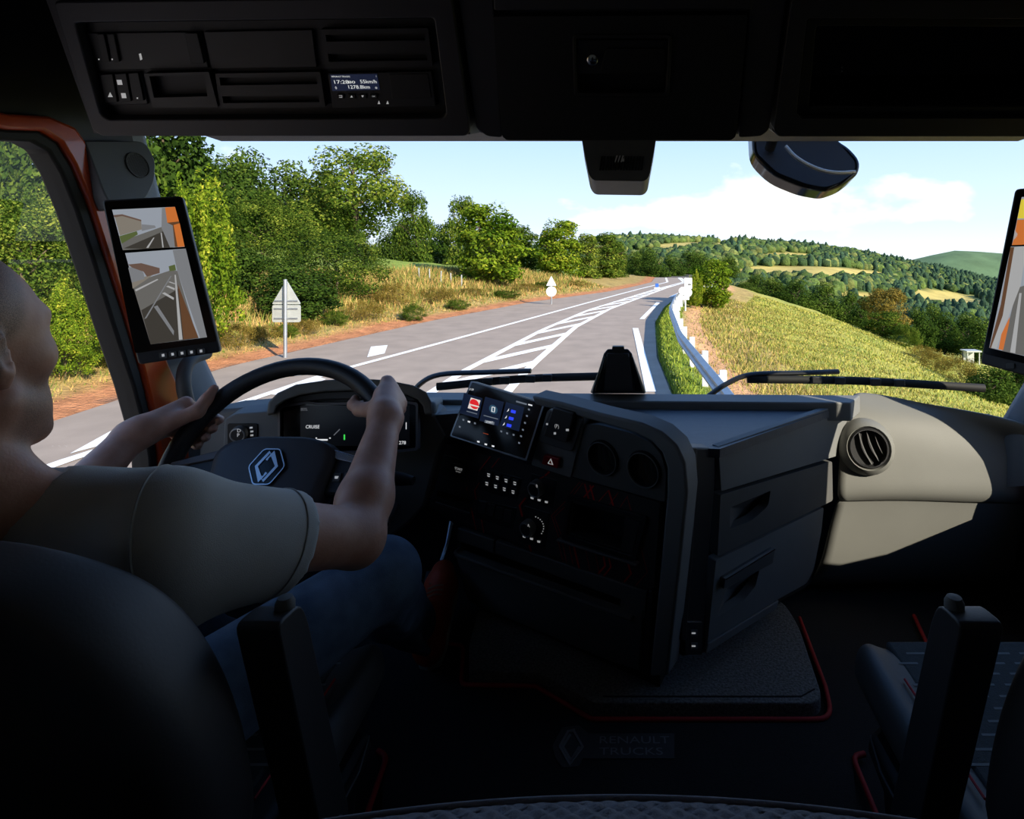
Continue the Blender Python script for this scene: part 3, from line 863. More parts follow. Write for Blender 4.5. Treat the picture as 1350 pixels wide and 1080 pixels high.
# ================================================================== the cab shell
FL, CE = -1.02, 0.64                 # floor and ceiling heights relative to the eye
XW = 1.15
M_CARPETB = mat('black_carpet', (26, 26, 28), 0.95, var=0.35, scale=260, bump=0.6, bscale=500)
M_TRIM = mat('headlining_pale_grey', (186, 184, 180), 0.9, var=0.08, scale=30, bump=0.2, bscale=500)
tag(box('floor', (-1.2, -0.42, CH + FL - 0.04), (1.2, 1.92, CH + FL), M_CARPETB), 'black carpeted cab floor', 'floor', kind='structure')
tag(box('ceiling', (-1.24, -0.46, CH + CE), (1.24, 1.78, CH + CE + 0.05), M_TRIM), 'pale grey cab headlining', 'ceiling', kind='structure')
tag(box('wall_back', (-1.2, -0.46, CH + FL), (1.2, -0.42, CH + CE), M_TRIM), 'pale grey padded rear wall of the cab', 'wall', kind='structure')
wf_ = prism('wall_front', [W(-1.2, 1.84, FL), W(1.2, 1.84, FL), W(1.2, 1.90, FL), W(-1.2, 1.90, FL)], [W(-1.2, 1.84, -0.52), W(1.2, 1.84, -0.52), W(1.2, 1.90, -0.52), W(-1.2, 1.90, -0.52)], M_VOID)
tag(wf_, 'black firewall below the windscreen', 'wall', kind='structure')
hd = prism('trim_1', [W(-1.2, 1.60, 0.345), W(1.2, 1.60, 0.345), W(1.2, 1.76, 0.34), W(-1.2, 1.76, 0.34)], [W(-1.2, 1.55, CE), W(1.2, 1.55, CE), W(1.2, 1.74, CE), W(-1.2, 1.74, CE)], M_OVER)
tag(hd, 'header rail above the windscreen', 'trim', kind='structure')
# side walls with window openings
def dr(px, py):
    d = XW * F / (CX - px)
    return (d, -(py - CY) / F * d)
G_ = [(0, 181), (40, 183), (62, 195), (80, 225), (100, 275), (125, 350), (150, 430), (175, 505), (190, 560), (197, 600)]
K_ = [(0, 171), (46, 173), (70, 188), (88, 218), (109, 268), (134, 344), (158, 418), (180, 490), (194, 548), (202, 600)]
O_ = [(0, 150), (55, 153), (90, 168), (113, 200), (135, 255), (160, 330), (185, 405), (208, 465), (232, 520), (242, 600)]
def loop(tab, dr_rear, sill_r, sill_f, grow, fwd=0.0):
    c = [(d + fwd * min(1.0, i / 3.0), r) for i, (d, r) in enumerate(dr(*p) for p in tab)]
    top = c[0][1]
    pts = [(dr_rear - grow, sill_r - grow), (dr_rear - grow, top * 0.5 - 0.1), (dr_rear - grow, top)] + [(dr_rear + (c[0][0] - dr_rear) * 0.5, top)] + c
    bx = c[-1][0]
    pts += [(bx + 0.01, sill_f - grow), (bx - 0.25, sill_f + (sill_r - sill_f) * 0.25 - grow)]
    return pts
def side_wall(name, hole, x0, x1, m, sgn):
    f_ = 0.11 if sgn > 0 else 0.0
    outer = [(-0.44, FL), (1.9, FL), (1.9, -0.60), (1.58 + f_, -0.58), (1.58 + f_, -0.45), (1.50 + f_, -0.2), (1.40 + f_, 0.2), (1.36 + f_, 0.34), (1.62, 0.36), (1.62, CE), (-0.44, CE)]
    bm = bmesh.new()
    vo = [bm.verts.new(W(sgn * x0, d, r)) for d, r in outer]; vh = [bm.verts.new(W(sgn * x0, d, r)) for d, r in hole]
    ed = [bm.edges.new((q[i], q[(i + 1) % len(q)])) for q in (vo, vh) for i in range(len(q))]
    bmesh.ops.triangle_fill(bm, use_beauty=True, edges=ed)
    r = bmesh.ops.extrude_face_region(bm, geom=bm.faces[:])
    bmesh.ops.translate(bm, vec=(sgn * (x1 - x0), 0, 0), verts=[v for v in r['geom'] if isinstance(v, bmesh.types.BMVert)])
    bmesh.ops.recalc_face_normals(bm, faces=bm.faces)
    me = bpy.data.meshes.new(name); bm.to_mesh(me); bm.free()
    return link(name, me, m)
def ring3(name, A, B, x0, x1, m, parent=None, sgn=-1, **kw):
    n = len(A)
    V = [W(sgn * x0, d, r) for d, r in A] + [W(sgn * x0, d, r) for d, r in B] + [W(sgn * x1, d, r) for d, r in A] + [W(sgn * x1, d, r) for d, r in B]
    Fc = []
    for k in range(n):
        j = (k + 1) % n
        Fc += [(k, j, n + j, n + k), (2 * n + k, 3 * n + k, 3 * n + j, 2 * n + j), (k, 2 * n + k, 2 * n + j, j), (n + k, n + j, 3 * n + j, 3 * n + k)]
    return mk(name, V, Fc, m, parent, **kw)
for side, sgn, rear, s_r, s_f, fw in (('left', -1, 0.40, -0.56, -0.62, 0.0), ('right', 1, 1.06, -0.43, -0.66, 0.10)):
    g = loop([(x - 4, y + 4) for x, y in G_], rear, s_r, s_f, 0.0, fw); k_ = loop(K_, rear, s_r, s_f, 0.02, fw); o_ = loop(O_, rear, s_r, s_f, 0.04, fw)
    wl = side_wall('wall_' + side, o_, 1.15, 1.22, M_BLACK, sgn)
    tag(wl, 'dark %s-hand side wall of the cab around the door window' % side, 'wall', kind='structure')
    n_ = '1' if side == 'left' else '2'
    dw = ring3('door_' + n_, o_, k_, 1.132, 1.20, M_ORANGE, sgn=sgn, bevel=0.008)
    tag(dw, 'orange painted door aperture on the %s-hand side' % side, 'door', kind='structure')
    wf2 = ring3('window_' + n_, k_, g, 1.140, 1.19, M_RUBBER, sgn=sgn, bevel=0.006)
    tag(wf2, 'black rubber frame of the %s-hand door window' % side, 'window', kind='structure')
    pane = mk('pane', [W(sgn * 1.165, d, r) for d, r in g], [tuple(range(len(g)))], M_GLASS, wf2)
# windscreen
nx, nz_ = 25, 9
V = []; Fc = []
for j in range(nz_):
    t = j / (nz_ - 1)
    for i in range(nx):
        s = -1 + 2 * i / (nx - 1)
        V.append(W(s * (1.21 - 0.01 * t), 1.83 - 0.17 * t - 0.25 * s ** 4, -0.50 + 0.86 * t))
for j in range(nz_ - 1):
    for i in range(nx - 1):
        Fc.append((j * nx + i, j * nx + i + 1, (j + 1) * nx + i + 1, (j + 1) * nx + i))
tag(mk('window_3', V, Fc, M_GLASS, smooth=True), 'wide clear windscreen', 'window', kind='structure')
# A-pillars
def pillar(name, sgn, m):
    rows = [(140, 178, 1.40, 100, 1.24), (185, 188, 1.425, 118, 1.27), (270, 210, 1.47, 140, 1.31), (380, 237, 1.53, 178, 1.385), (470, 264, 1.59, 212, 1.46), (515, 285, 1.63, 232, 1.51), (560, 312, 1.66, 244, 1.545), (640, 345, 1.68, 250, 1.56)]
    rings = []
    for y, pi_, di, po, do in rows:
        a = P(pi_, y, di); b = P(po, y, do)
        if sgn > 0: b = a.lerp(b, 0.28 if y < 450 else 0.75)
        q = [a, a.lerp(b, 0.5) + Vector((0.0, -0.012, 0)), b, b + Vector((-0.02, 0.10, 0)), a + Vector((-0.03, 0.05, 0))]
        rings.append([Vector((v.x * -sgn, v.y, v.z)) for v in q])
    return loft(name, rings, m, auto=45)
M_PILL = mat('pillar_grey_plastic', (112, 120, 128), 0.6, var=0.04, scale=12, bump=0.1, bscale=500)
tag(pillar('trim_2', -1, M_PILL), 'grey windscreen pillar on the driver side', 'pillar', kind='structure')
tag(pillar('trim_3', 1, M_PILL), 'grey windscreen pillar on the passenger side', 'pillar', kind='structure')

# speaker housing on the driver side pillar
SPF = Face.px((118, 190, 1.245), (203, 215, 1.40), (150, 268, 1.27))
sp = thing('pillar_speaker', 'round speaker grille in a dark grey pillar cover above the camera monitor', 'speaker', P(165, 265, 1.3))
SPO = rpoly([(112, 186), (192, 186), (205, 212), (204, 238), (192, 264), (150, 275), (138, 256)], [2, 12, 8, 8, 10, 4, 4], 4)
M_SPK = mat('speaker_cover_plastic', (98, 102, 108), 0.6, var=0.05, scale=12, bump=0.1, bscale=500)
SPF.poly('housing', SPO, -0.035, 0.0, M_SPK, sp, bevel=0.006)
gc = SPF.pt(181, 218, 0.0)
lathe('grille_ring', gc, SPF.n, [(0.0305, -0.002), (0.0305, 0.003), (0.028, 0.003), (0.028, -0.002)], M_DARK, sp, caps=False)
V = []; Fc = []
gr_ = lathe('grille', gc, SPF.n, [(0.0, 0.0012), (0.028, 0.0012)], M_DARK, sp, caps=False)
hu = SPF.u; hv = SPF.v
for i in range(-6, 7):
    for j in range(-7, 8):
        x = (i + 0.5 * (j % 2)) * 0.0042; y = j * 0.0036
        if x * x + y * y > 0.0255 ** 2: continue
        b = len(V); c = gc + hu * x + hv * y + SPF.n * 0.0016
        V += [c + (hu * math.cos(q * PI / 3) + hv * math.sin(q * PI / 3)) * 0.0014 for q in range(6)]
        Fc.append(tuple(range(b, b + 6)))
o = mk('painted_holes', V, Fc, M_VOID, gr_); o['kind'] = 'stuff'  # flat dark hexagons paint the shade of the grille openings
# grab handle
gh = thing('grab_handle', 'curved grey grab handle on the pillar below the camera monitor', 'handle', P(245, 545, 1.46))
tube('grip', [P(x, y, d) for x, y, d in ((272, 466, 1.56), (252, 474, 1.5), (243, 490, 1.47), (243, 515, 1.46), (252, 540, 1.5), (270, 556, 1.58))], 0.016, M_DARK, gh, n=6)

# ---- camera monitors on the pillars
M_SKYS = glow('screen_pale_sky', (188, 196, 208), 0.42)
M_SCR = {k: glow('screen_' + k, c, s) for k, c, s in (('road', (120, 118, 114), 0.5), ('shadow', (72, 68, 62), 0.5), ('wall', (150, 142, 130), 0.5), ('white', (205, 205, 205), 0.45), ('roof', (120, 96, 84), 0.5), ('orange', (200, 112, 52), 0.7), ('brown', (104, 72, 48), 0.6), ('green', (92, 104, 60), 0.6), ('grey', (150, 152, 156), 0.45), ('yellow', (206, 186, 60), 0.8))}
def zz(tab, x0, y0, k): return [(x0 + a * k, y0 + b * k) for a, b in tab]
ML = Face.px((138, 262, 1.21), (240, 259, 1.265), (182, 480, 1.20))
mo = thing('camera_monitor', 'tall black rear-view camera monitor with lit picture on the driver side pillar', 'monitor', P(230, 475, 1.24))
out = rpoly([(134, 264), (240, 258), (291, 464), (182, 481)], 6, 4)
ML.poly('housing', out, -0.022, 0.0, M_BLACK, mo, bevel=0.003)
ML.poly('bezel', rpoly([(137, 266), (238, 261), (286, 450), (178, 466)], 4, 3), 0.0, 0.0012, M_GLOSS, mo)
q = 0.296
def pict(parent, face, parts, k, x0, y0):
    for i, (nm, key, tab) in enumerate(parts):
        face.flat(nm, [zz(tab, x0, y0, k)], 0.0016 + 0.00012 * i, M_SCR.get(key, M_SKYS), parent)
up = ML.flat('upper_picture', [zz([(60, 360), (340, 347), (383, 525), (108, 540)], 130, 170, q)], 0.0015, M_SKYS, mo)
pict(up, ML, [('road_image', 'road', [(100, 500), (285, 435), (330, 528), (108, 540)]), ('verge_image', 'green', [(92, 478), (170, 455), (175, 470), (102, 512)]),
    ('building_image', 'wall', [(72, 392), (105, 384), (190, 408), (192, 448), (95, 475)]), ('roof_image', 'roof', [(66, 384), (105, 380), (190, 405), (190, 412), (105, 388), (70, 394)]),
    ('building_image', 'grey', [(192, 425), (250, 430), (256, 440), (192, 455)]), ('shadow_image', 'shadow', [(112, 532), (290, 455), (325, 528), (200, 535)]),
    ('lane_image', 'white', [(212, 530), (244, 484), (249, 484), (222, 530)]), ('lane_image', 'white', [(276, 462), (281, 462), (290, 528), (284, 528)]),
    ('truck_image', 'grey', [(282, 352), (300, 350), (330, 420), (340, 526), (318, 528), (280, 440)]), ('truck_image', 'orange', [(296, 350), (340, 347), (358, 412), (306, 418)]), ('truck_image', 'orange', [(334, 428), (361, 420), (383, 524), (352, 526)]), ('truck_image', 'brown', [(306, 418), (358, 412), (361, 420), (334, 428), (352, 526), (340, 526), (330, 430)])], q, 130, 170)
lo_ = ML.flat('lower_picture', [zz([(118, 553), (388, 533), (483, 928), (232, 960)], 130, 170, q)], 0.0015, M_SKYS, mo)
pict(lo_, ML, [('road_image', 'road', [(150, 690), (200, 670), (320, 630), (350, 632), (440, 932), (232, 960)]), ('verge_image', 'wall', [(146, 668), (240, 652), (200, 680), (152, 712)]),
    ('building_image', 'grey', [(132, 618), (170, 612), (200, 640), (205, 668), (148, 685)]), ('roof_image', 'roof', [(130, 604), (190, 598), (272, 620), (272, 642), (215, 658), (200, 636), (150, 618)]), ('tree_image', 'green', [(312, 612), (340, 604), (345, 630), (316, 634)]),
    ('shadow_image', 'shadow', [(190, 808), (355, 712), (445, 932), (232, 960)]), ('lane_image', 'white', [(162, 716), (262, 668), (266, 672), (166, 724)]),
    ('lane_image', 'grey', [(203, 848), (320, 655), (325, 655), (214, 842)]), ('lane_image', 'white', [(338, 650), (344, 650), (374, 938), (358, 940)]), ('hatch_image', 'grey', [(246, 792), (262, 786), (336, 900), (334, 920)]), ('hatch_image', 'white', [(282, 732), (294, 728), (336, 752), (334, 762)]), ('hatch_image', 'white', [(300, 702), (310, 698), (340, 710), (338, 718)]), ('hatch_image', 'white', [(310, 682), (318, 680), (340, 688), (340, 692)]),
    ('truck_image', 'brown', [(352, 690), (445, 930), (378, 938), (360, 760)]), ('truck_image', 'grey', [(330, 540), (388, 533), (483, 928), (452, 932), (352, 640)])], q, 130, 170)
for i in range(5):
    cx_ = 215 + i * 12.5; cy_ = 468.5 - i * 1.4
    b = ML.poly('button', rpoly(rect(cx_ - 5, cy_ - 3.6, cx_ + 5, cy_ + 3.6), 1.5, 2), 0.0, 0.003, M_DARK, mo)
    ML.flat('icon', [[(cx_ - 2, cy_ - 1.5), (cx_ + 1.5, cy_ - 2), (cx_ + 2, cy_ + 1.5), (cx_ - 1.5, cy_ + 2)]], 0.0035, M_WHITE, b)
tube('mount_arm', [ML.pt(200, 330, -0.015), ML.pt(180, 330, -0.13)], 0.02, M_BLACK, mo)
MR = Face.px((1338, 250, 1.44), (1440, 240, 1.30), (1292, 478, 1.42))
mo = thing('camera_monitor', 'black rear-view camera monitor on the passenger side pillar', 'monitor', P(1345, 490, 1.4))
MR.poly('housing', rpoly([(1338, 249), (1445, 240), (1412, 512), (1292, 479)], 6, 4), -0.022, 0.0, M_BLACK, mo, bevel=0.003)
MR.poly('bezel', rpoly([(1341, 252), (1443, 243), (1410, 494), (1296, 466)], 4, 3), 0.0, 0.0012, M_GLOSS, mo)
def zr(tab): return [(1240 + a * 110 / 360, 230 + b * 110 / 360) for a, b in tab]
up = MR.flat('upper_picture', [zr([(350, 98), (620, 70), (600, 290), (308, 305)])], 0.0015, M_SKYS, mo)
for nm, key, t in (('truck_image', 'yellow', [(348, 108), (400, 100), (400, 190), (332, 190)]), ('truck_image', 'orange', [(331, 196), (420, 192), (420, 300), (308, 305), (318, 270)]), ('truck_image', 'white', [(320, 240), (332, 256), (330, 268), (316, 282)])):
    MR.flat(nm, [zr(t)], 0.002, M_SCR[key], up)
lo_ = MR.flat('lower_picture', [zr([(303, 312), (600, 300), (560, 830), (210, 748)])], 0.0015, M_SKYS, mo)
for i, (nm, key, t) in enumerate((('road_image', 'road', [(330, 490), (420, 460), (520, 815), (265, 762)]), ('verge_image', 'green', [(362, 470), (500, 460), (520, 815), (360, 782)]), ('lane_image', 'white', [(340, 512), (350, 512), (322, 772), (300, 768)]), ('truck_image', 'brown', [(302, 314), (330, 313), (250, 700), (238, 752), (211, 748), (260, 560)]), ('truck_image', 'white', [(318, 314), (372, 312), (345, 480), (240, 752), (218, 748), (268, 610)]), ('truck_image', 'orange', [(262, 690), (298, 615), (296, 640), (270, 758), (250, 755)]))):
    MR.flat(nm, [zr(t)], 0.0018 + 0.0001 * i, M_SCR[key], lo_)
b = MR.poly('button', rpoly(rect(1326, 479, 1337, 486), 1.5, 2), 0.0, 0.003, M_DARK, mo)
tube('mount_arm', [MR.pt(1400, 330, -0.015), W(1.125, 1.50, 0.0)], 0.02, M_BLACK, mo)

# ---- outside the windscreen: wipers, front mirror
def wiper(label, arm, blade_a, blade_b, piv):
    w = thing('windscreen_wiper', label, 'wiper', arm[0])
    tube('arm', arm, [0.014] * ((len(arm) - 1) * 5 + 1), M_BLACK, w, n=5, sides=8, flat=0.6)
    bl = smooth_path([blade_a, (Vector(blade_a) + Vector(blade_b)) / 2 + Vector((0, 0.01, 0.006)), blade_b], 8)
    tube('blade', bl, 0.010, M_RUBBER, w, sides=8, flat=1.3)
    for t in (0.3, 0.4, 0.55, 0.65):
        c = Vector(blade_a).lerp(Vector(blade_b), t)
        box('clip', c + Vector((-0.016, -0.008, -0.005)), c + Vector((0.016, 0.008, 0.018)), M_BLACK, w, bevel=0.003)
    return w
wiper('black windscreen wiper resting behind the instrument cluster and tablet', [P(540, 530, 1.90), P(552, 508, 1.90), P(580, 494, 1.90), P(640, 491, 1.90), P(700, 489, 1.90)], P(576, 510, 1.895), P(800, 496, 1.895), None)
wiper('black windscreen wiper resting ahead of the passenger tray', [P(930, 525, 1.90), P(958, 506, 1.90), P(990, 494, 1.90), P(1050, 492, 1.90), P(1105, 490, 1.90)], P(985, 500, 1.895), P(1298, 512, 1.82), None)
fm = thing('front_mirror', 'black rounded front mirror hanging outside the windscreen top', 'mirror', P(1060, 200, 1.98))
FM = Face.px((990, 185, 2.0), (1135, 215, 1.96), (1090, 252, 1.94))
ol = rpoly([(990, 150), (1090, 150), (1104, 184), (1120, 194), (1135, 211), (1133, 228), (1112, 244), (1090, 252), (1060, 247), (1020, 231), (993, 204)], [6, 8, 8, 8, 10, 8, 8, 8, 12, 16, 12], 4)
hs = FM.poly('shell', ol, -0.09, 0.0, M_GLOSS, fm, bevel=0.012, seg=3)
FM.flat('mirror_glass', [rpoly([(995, 160), (1085, 165), (1128, 214), (1126, 228), (1106, 241), (1088, 247), (1062, 242), (1024, 227), (998, 202)], 6, 4)], 0.001, mat('mirror_glass', (180, 180, 180), 0.03, metal=1.0, var=0.02), fm)
tube('reflection_line', [FM.pt(x, y, 0.006) for x, y in ((1036, 192), (1048, 205), (1065, 216), (1085, 224), (1105, 227), (1128, 226))], 0.0045, mat('reflection_white', (250, 250, 250), 0.3, var=0.0), fm, n=5)  # white tube drawn in for a bright reflection in the mirror
tube('bracket', [P(1050, 160, 2.02), P(1045, 120, 1.98), W(0.56, 1.76, 0.55)], 0.02, M_BLACK, fm, n=4)

# ================================================================== dashboard, console, wheel
def plate_hole(name, face, outer, hole, t0, t1, m, parent, **kw):
    """flat panel with one hole, as a bmesh bridged by triangulation"""
    bm = bmesh.new()
    loops = [outer] + (hole if isinstance(hole[0], list) else [hole])
    eds = []
    for lp_ in loops:
        vs_ = [bm.verts.new(face.pt(x, y, t1)) for x, y in lp_]
        eds += [bm.edges.new((vs_[i], vs_[(i + 1) % len(vs_)])) for i in range(len(vs_))]
    bmesh.ops.triangle_fill(bm, use_beauty=True, edges=eds)
    r = bmesh.ops.extrude_face_region(bm, geom=bm.faces[:])
    off = -face.n * (t1 - t0)
    bmesh.ops.translate(bm, vec=off, verts=[v for v in r['geom'] if isinstance(v, bmesh.types.BMVert)])
    bmesh.ops.recalc_face_normals(bm, faces=bm.faces)
    me = bpy.data.meshes.new(name); bm.to_mesh(me); bm.free()
    return link(name, me, m, parent, **kw)
# ---- main dashboard
TR = -0.435                                                     # tray height
HT = Face.pn(W(0, 1.5, TR), (0, 0, 1))
dash = thing('dashboard', 'grey moulded dashboard wrapping from the driver to the passenger door', 'dashboard', W(0.5, 1.6, FL + 0.2))
M_TRAY = mat('tray_liner_blue_grey', (70, 76, 84), 0.45, var=0.1, scale=20, bump=0.4, bscale=220, stretch=(1, 6, 1))
tray = [(706, 530), (1122, 531), (949, 592), (900, 590), (880, 575), (845, 561), (775, 543)]
HT.poly('top_tray', tray, -0.02, 0.0, M_TRAY, dash)
# rim at the windscreen
HT.poly('tray_rim', [(560, 517), (1134, 521), (1122, 531), (700, 528), (560, 527)], -0.03, 0.022, M_DASH, dash, bevel=0.004)
prism('front_ledge', [W(-1.12, 1.84, -0.56), W(1.14, 1.84, -0.56), W(1.14, 1.76, -0.56), W(-1.12, 1.76, -0.56)], [W(-1.12, 1.84, -0.50), W(1.14, 1.84, -0.50), W(1.14, 1.76, -0.50), W(-1.12, 1.76, -0.50)], M_DARK, dash, bevel=0.01)
# angled face with drawers
DF = Face.px((948, 592, 1.324), (1128, 530, 1.735), (931, 858, 1.335))
body = [(948, 604), (1118, 548), (1110, 600), (1104, 655), (1092, 700), (1080, 760), (1060, 792), (931, 862)]
DF.poly('drawer_carcass', [(x, y - 16 if y > 780 else y) for x, y in body], -0.085, -0.055, M_VOID, dash)
DF.poly('upper_fascia', rpoly([(947, 589), (1133, 524), (1118, 560), (1108, 600), (951, 648)], [1, 2, 4, 4, 2], 3), -0.014, 0.004, M_DASH, dash, bevel=0.004)
def dish(name, face, poly_, depth, m, parent):
    """a scooped recess: rim on the face, floor sunk"""
    n = len(poly_); cx_ = sum(p[0] for p in poly_) / n; cy_ = sum(p[1] for p in poly_) / n
    V = []; Fc = []
    for k, (s, dp) in enumerate(((1.0, 0.0), (0.93, 0.25), (0.8, 0.65), (0.55, 0.95), (0.2, 1.0))):
        V += [face.pt(cx_ + (x - cx_) * s + 2 * dp, cy_ + (y - cy_) * s - 5 * dp * (1 if y > cy_ else 0.2), -depth * dp) for x, y in poly_]
    for k in range(4):
        for i in range(n):
            j = (i + 1) % n
            Fc.append((k * n + i, k * n + j, (k + 1) * n + j, (k + 1) * n + i))
    Fc.append(tuple(range(4 * n, 5 * n)))
    return mk(name, V, Fc, m, parent, auto=60)
d1 = rpoly([(950, 653), (1097, 608), (1098, 660), (946, 734)], [2, 3, 3, 2], 3)
h1 = rpoly([(963, 669), (1016, 647), (1013, 667), (992, 686), (962, 698)], [2, 2, 6, 8, 2], 4)
dr1 = plate_hole('drawer', DF, d1, h1, -0.02, 0.004, M_DARK, dash)
dish('handle_recess', DF, h1, 0.04, M_DARK, dr1)
d2 = rpoly([(944, 739), (1086, 669), (1083, 700), (1073, 750), (1064, 769), (1028, 789), (933, 846)], [2, 3, 6, 6, 6, 2, 2], 3)
h2 = rpoly([(957, 776), (1001, 752), (996, 773), (982, 791), (945, 815)], [2, 2, 4, 6, 2], 4)
dr2 = plate_hole('drawer', DF, d2, h2, -0.02, 0.004, M_DASH, dash)
dish('handle_recess', DF, h2, 0.04, M_DASH, dr2)
hb = DF.poly('handle', rpoly([(956, 764), (1022, 724), (1019, 743), (954, 777)], 1, 2), 0.0, 0.018, M_DARK, dr2, bevel=0.002)
DF.poly('highlight_strip', [(957, 763.5), (1022, 723.5), (1022, 725.2), (957, 765.2)], 0.012, 0.0192, M_CHROME, hb)  # chrome strip draws the highlight along the handle edge
DF.poly('plinth', [(934, 849), (1027, 792), (1024, 803), (931, 862)], -0.04, 0.006, M_DASH, dash, bevel=0.002)
DF.poly('corner_post', [(905, 590), (946, 591), (941, 660), (934, 740), (928, 862), (900, 866), (903, 720)], -0.04, -0.004, M_BLACK, dash, bevel=0.004)
DF.poly('corner_strip', [(905, 590), (920, 590), (914, 730), (905, 845), (898, 845), (903, 700)], -0.02, 0.004, M_BLACK, dash, bevel=0.003)
sk = DF.poly('socket_panel', rect(903, 820, 926, 864), -0.03, 0.002, M_BLACK, dash, bevel=0.002)
for yy_ in (835, 852):
    DF.poly('socket', rect(911, yy_ - 4, 920, yy_ + 4), 0.0, 0.004, M_DARK, sk)
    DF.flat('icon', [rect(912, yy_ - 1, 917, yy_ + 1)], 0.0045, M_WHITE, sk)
# passenger panel, lofted columns from the drawers to the door
def col_pts(rows):
    out_ = []
    for i_, (x, y, d) in enumerate(rows):
        if i_ < 2: d = min(d, 1.815 - 0.25 * abs((x - CX) / F * 1.72 / 1.21) ** 4)     # stays inside the curved windscreen
        v = P(x, y, d)
        v.x = min(v.x, 1.146); v.z = max(v.z, CH + FL + 0.012)
        out_.append(v)
    return out_
cols_ = [
    [(1128, 520, 1.80), (1120, 527, 1.76), (1114, 545, 1.715), (1108, 580, 1.69), (1105, 625, 1.675), (1104, 652, 1.665), (1104, 658, 1.685), (1102, 668, 1.69), (1092, 700, 1.70), (1082, 750, 1.72), (1062, 792, 1.76), (1040, 806, 1.84)],
    [(1160, 523, 1.81), (1155, 530, 1.76), (1150, 548, 1.70), (1148, 585, 1.675), (1146, 625, 1.665), (1146, 650, 1.655), (1146, 656, 1.680), (1146, 664, 1.685), (1140, 700, 1.695), (1132, 750, 1.715), (1120, 790, 1.76), (1110, 804, 1.84)],
    [(1220, 532, 1.82), (1215, 538, 1.76), (1212, 556, 1.69), (1210, 590, 1.665), (1210, 625, 1.655), (1210, 650, 1.645), (1210, 656, 1.670), (1210, 663, 1.675), (1208, 700, 1.685), (1204, 745, 1.71), (1200, 785, 1.76), (1196, 800, 1.84)],
    [(1275, 541, 1.82), (1272, 547, 1.76), (1270, 562, 1.685), (1270, 592, 1.655), (1270, 625, 1.645), (1270, 652, 1.635), (1270, 659, 1.660), (1270, 666, 1.665), (1270, 700, 1.68), (1270, 745, 1.70), (1270, 785, 1.76), (1270, 800, 1.84)],
    [(1322, 550, 1.81), (1322, 556, 1.75), (1324, 570, 1.67), (1326, 595, 1.645), (1328, 625, 1.635), (1330, 652, 1.63), (1330, 659, 1.65), (1330, 668, 1.66), (1330, 700, 1.675), (1330, 745, 1.70), (1330, 785, 1.76), (1330, 800, 1.84)],
    [(1360, 560, 1.78), (1362, 566, 1.73), (1364, 578, 1.66), (1366, 600, 1.64), (1366, 625, 1.63), (1366, 655, 1.625), (1366, 662, 1.645), (1366, 670, 1.655), (1366, 700, 1.67), (1366, 745, 1.70), (1366, 785, 1.76), (1366, 800, 1.84)]]
rings = [col_pts(c) for c in cols_]
for nm_, sl_ in (('passenger_panel', slice(0, 7)), ('lower_passenger_panel', slice(6, 12))):
    rr_ = [[v + Vector((0, 0.0, 0.006 if sl_.start else 0)) for v in r[sl_]] for r in rings]
    o = loft(nm_, rr_, M_DASHL, dash, caps=False, closed=False, smooth=True, subsurf=2)
    sd = o.modifiers.new('solid', 'SOLIDIFY'); sd.thickness = 0.01; sd.offset = -1
# round vents: pod, ring, vanes
def vent(face, px, py, r, parent, ringm, tilt=0.0, pod=None, podm=None):
    c = face.pt(px, py, 0.0); n = face.n
    if pod: lathe('vent_pod', c, n, [(pod * 1.25, -0.05), (pod * 1.15, -0.015), (pod, 0.0), (r * 1.12, 0.006), (r * 1.05, 0.0), (r * 0.98, -0.03)], podm or M_DASHL, parent, caps=False)
    t = lathe('air_vent', c, n, [(r * 1.03, -0.006), (r * 1.03, 0.001), (r * 1.0, 0.003), (r * 0.97, 0.006), (r * 0.93, 0.004), (r * 0.9, -0.008), (r * 0.86, -0.013), (0.0, -0.0135)], M_VOID, parent, caps=False, sides=40)
    lathe('vent_ring', c, n, [(r * 0.955, 0.004), (r * 0.95, 0.0075), (r * 0.915, 0.0075), (r * 0.90, 0.004)], ringm, t, caps=False, sides=40)
    u = face.u * math.cos(tilt) + face.v * math.sin(tilt); v = n.cross(u)
    for s in (-0.30, 0.18, 0.6):
        L = r * 0.86 * math.sqrt(max(0.05, 1 - s * s)); pts = []
        for k in range(9):
            a = -1 + k / 4.0
            pts.append(c + u * (s * r * 0.86 + 0.10 * r * a * a) + v * (a * L) + n * (-0.004 + 0.004 * (1 - a * a)))
        V = []
        for p in pts: V += [p, p - n * 0.009 + u * 0.005]
        mk('vane', V, [(2 * k, 2 * k + 1, 2 * k + 3, 2 * k + 2) for k in range(8)], M_DARK, t, smooth=True)
    return t
VP = Face(P(1145, 590, 1.655), P(1165, 590, 1.653) , P(1145, 560, 1.675))
VP = Face.pn(P(1145, 591, 1.645), (-0.12, -0.97, 0.2))
vent(VP, 1145, 591, 0.054, dash, M_CHROME, 0.35, pod=0.066)
# driver side
PLF = Face.px((300, 545, 1.50), (575, 545, 1.50), (430, 680, 1.52))
dl = [(262, 548), (300, 540), (352, 536), (360, 540), (560, 540), (575, 548), (590, 575), (578, 600), (560, 668), (540, 690), (500, 720), (262, 720)]
PLF.poly('driver_fascia', dl, -0.08, 0.0, M_DASH, dash, bevel=0.008)
prism('driver_top', [PLF.pt(262, 550), PLF.pt(575, 548), W(-0.52, 1.76, -0.47), W(-1.10, 1.60, -0.50)], [PLF.pt(270, 545) + Vector((0, 0, .012)), PLF.pt(572, 538) + Vector((0, 0.02, .012)), W(-0.52, 1.76, -0.425), W(-1.10, 1.60, -0.43)], M_DASHL, dash, bevel=0.01)
HT.poly('centre_top', [(500, 525), (720, 525), (720, 533), (612, 549), (575, 553), (540, 553)], -0.05, 0.008, M_DASHL, dash, bevel=0.01)
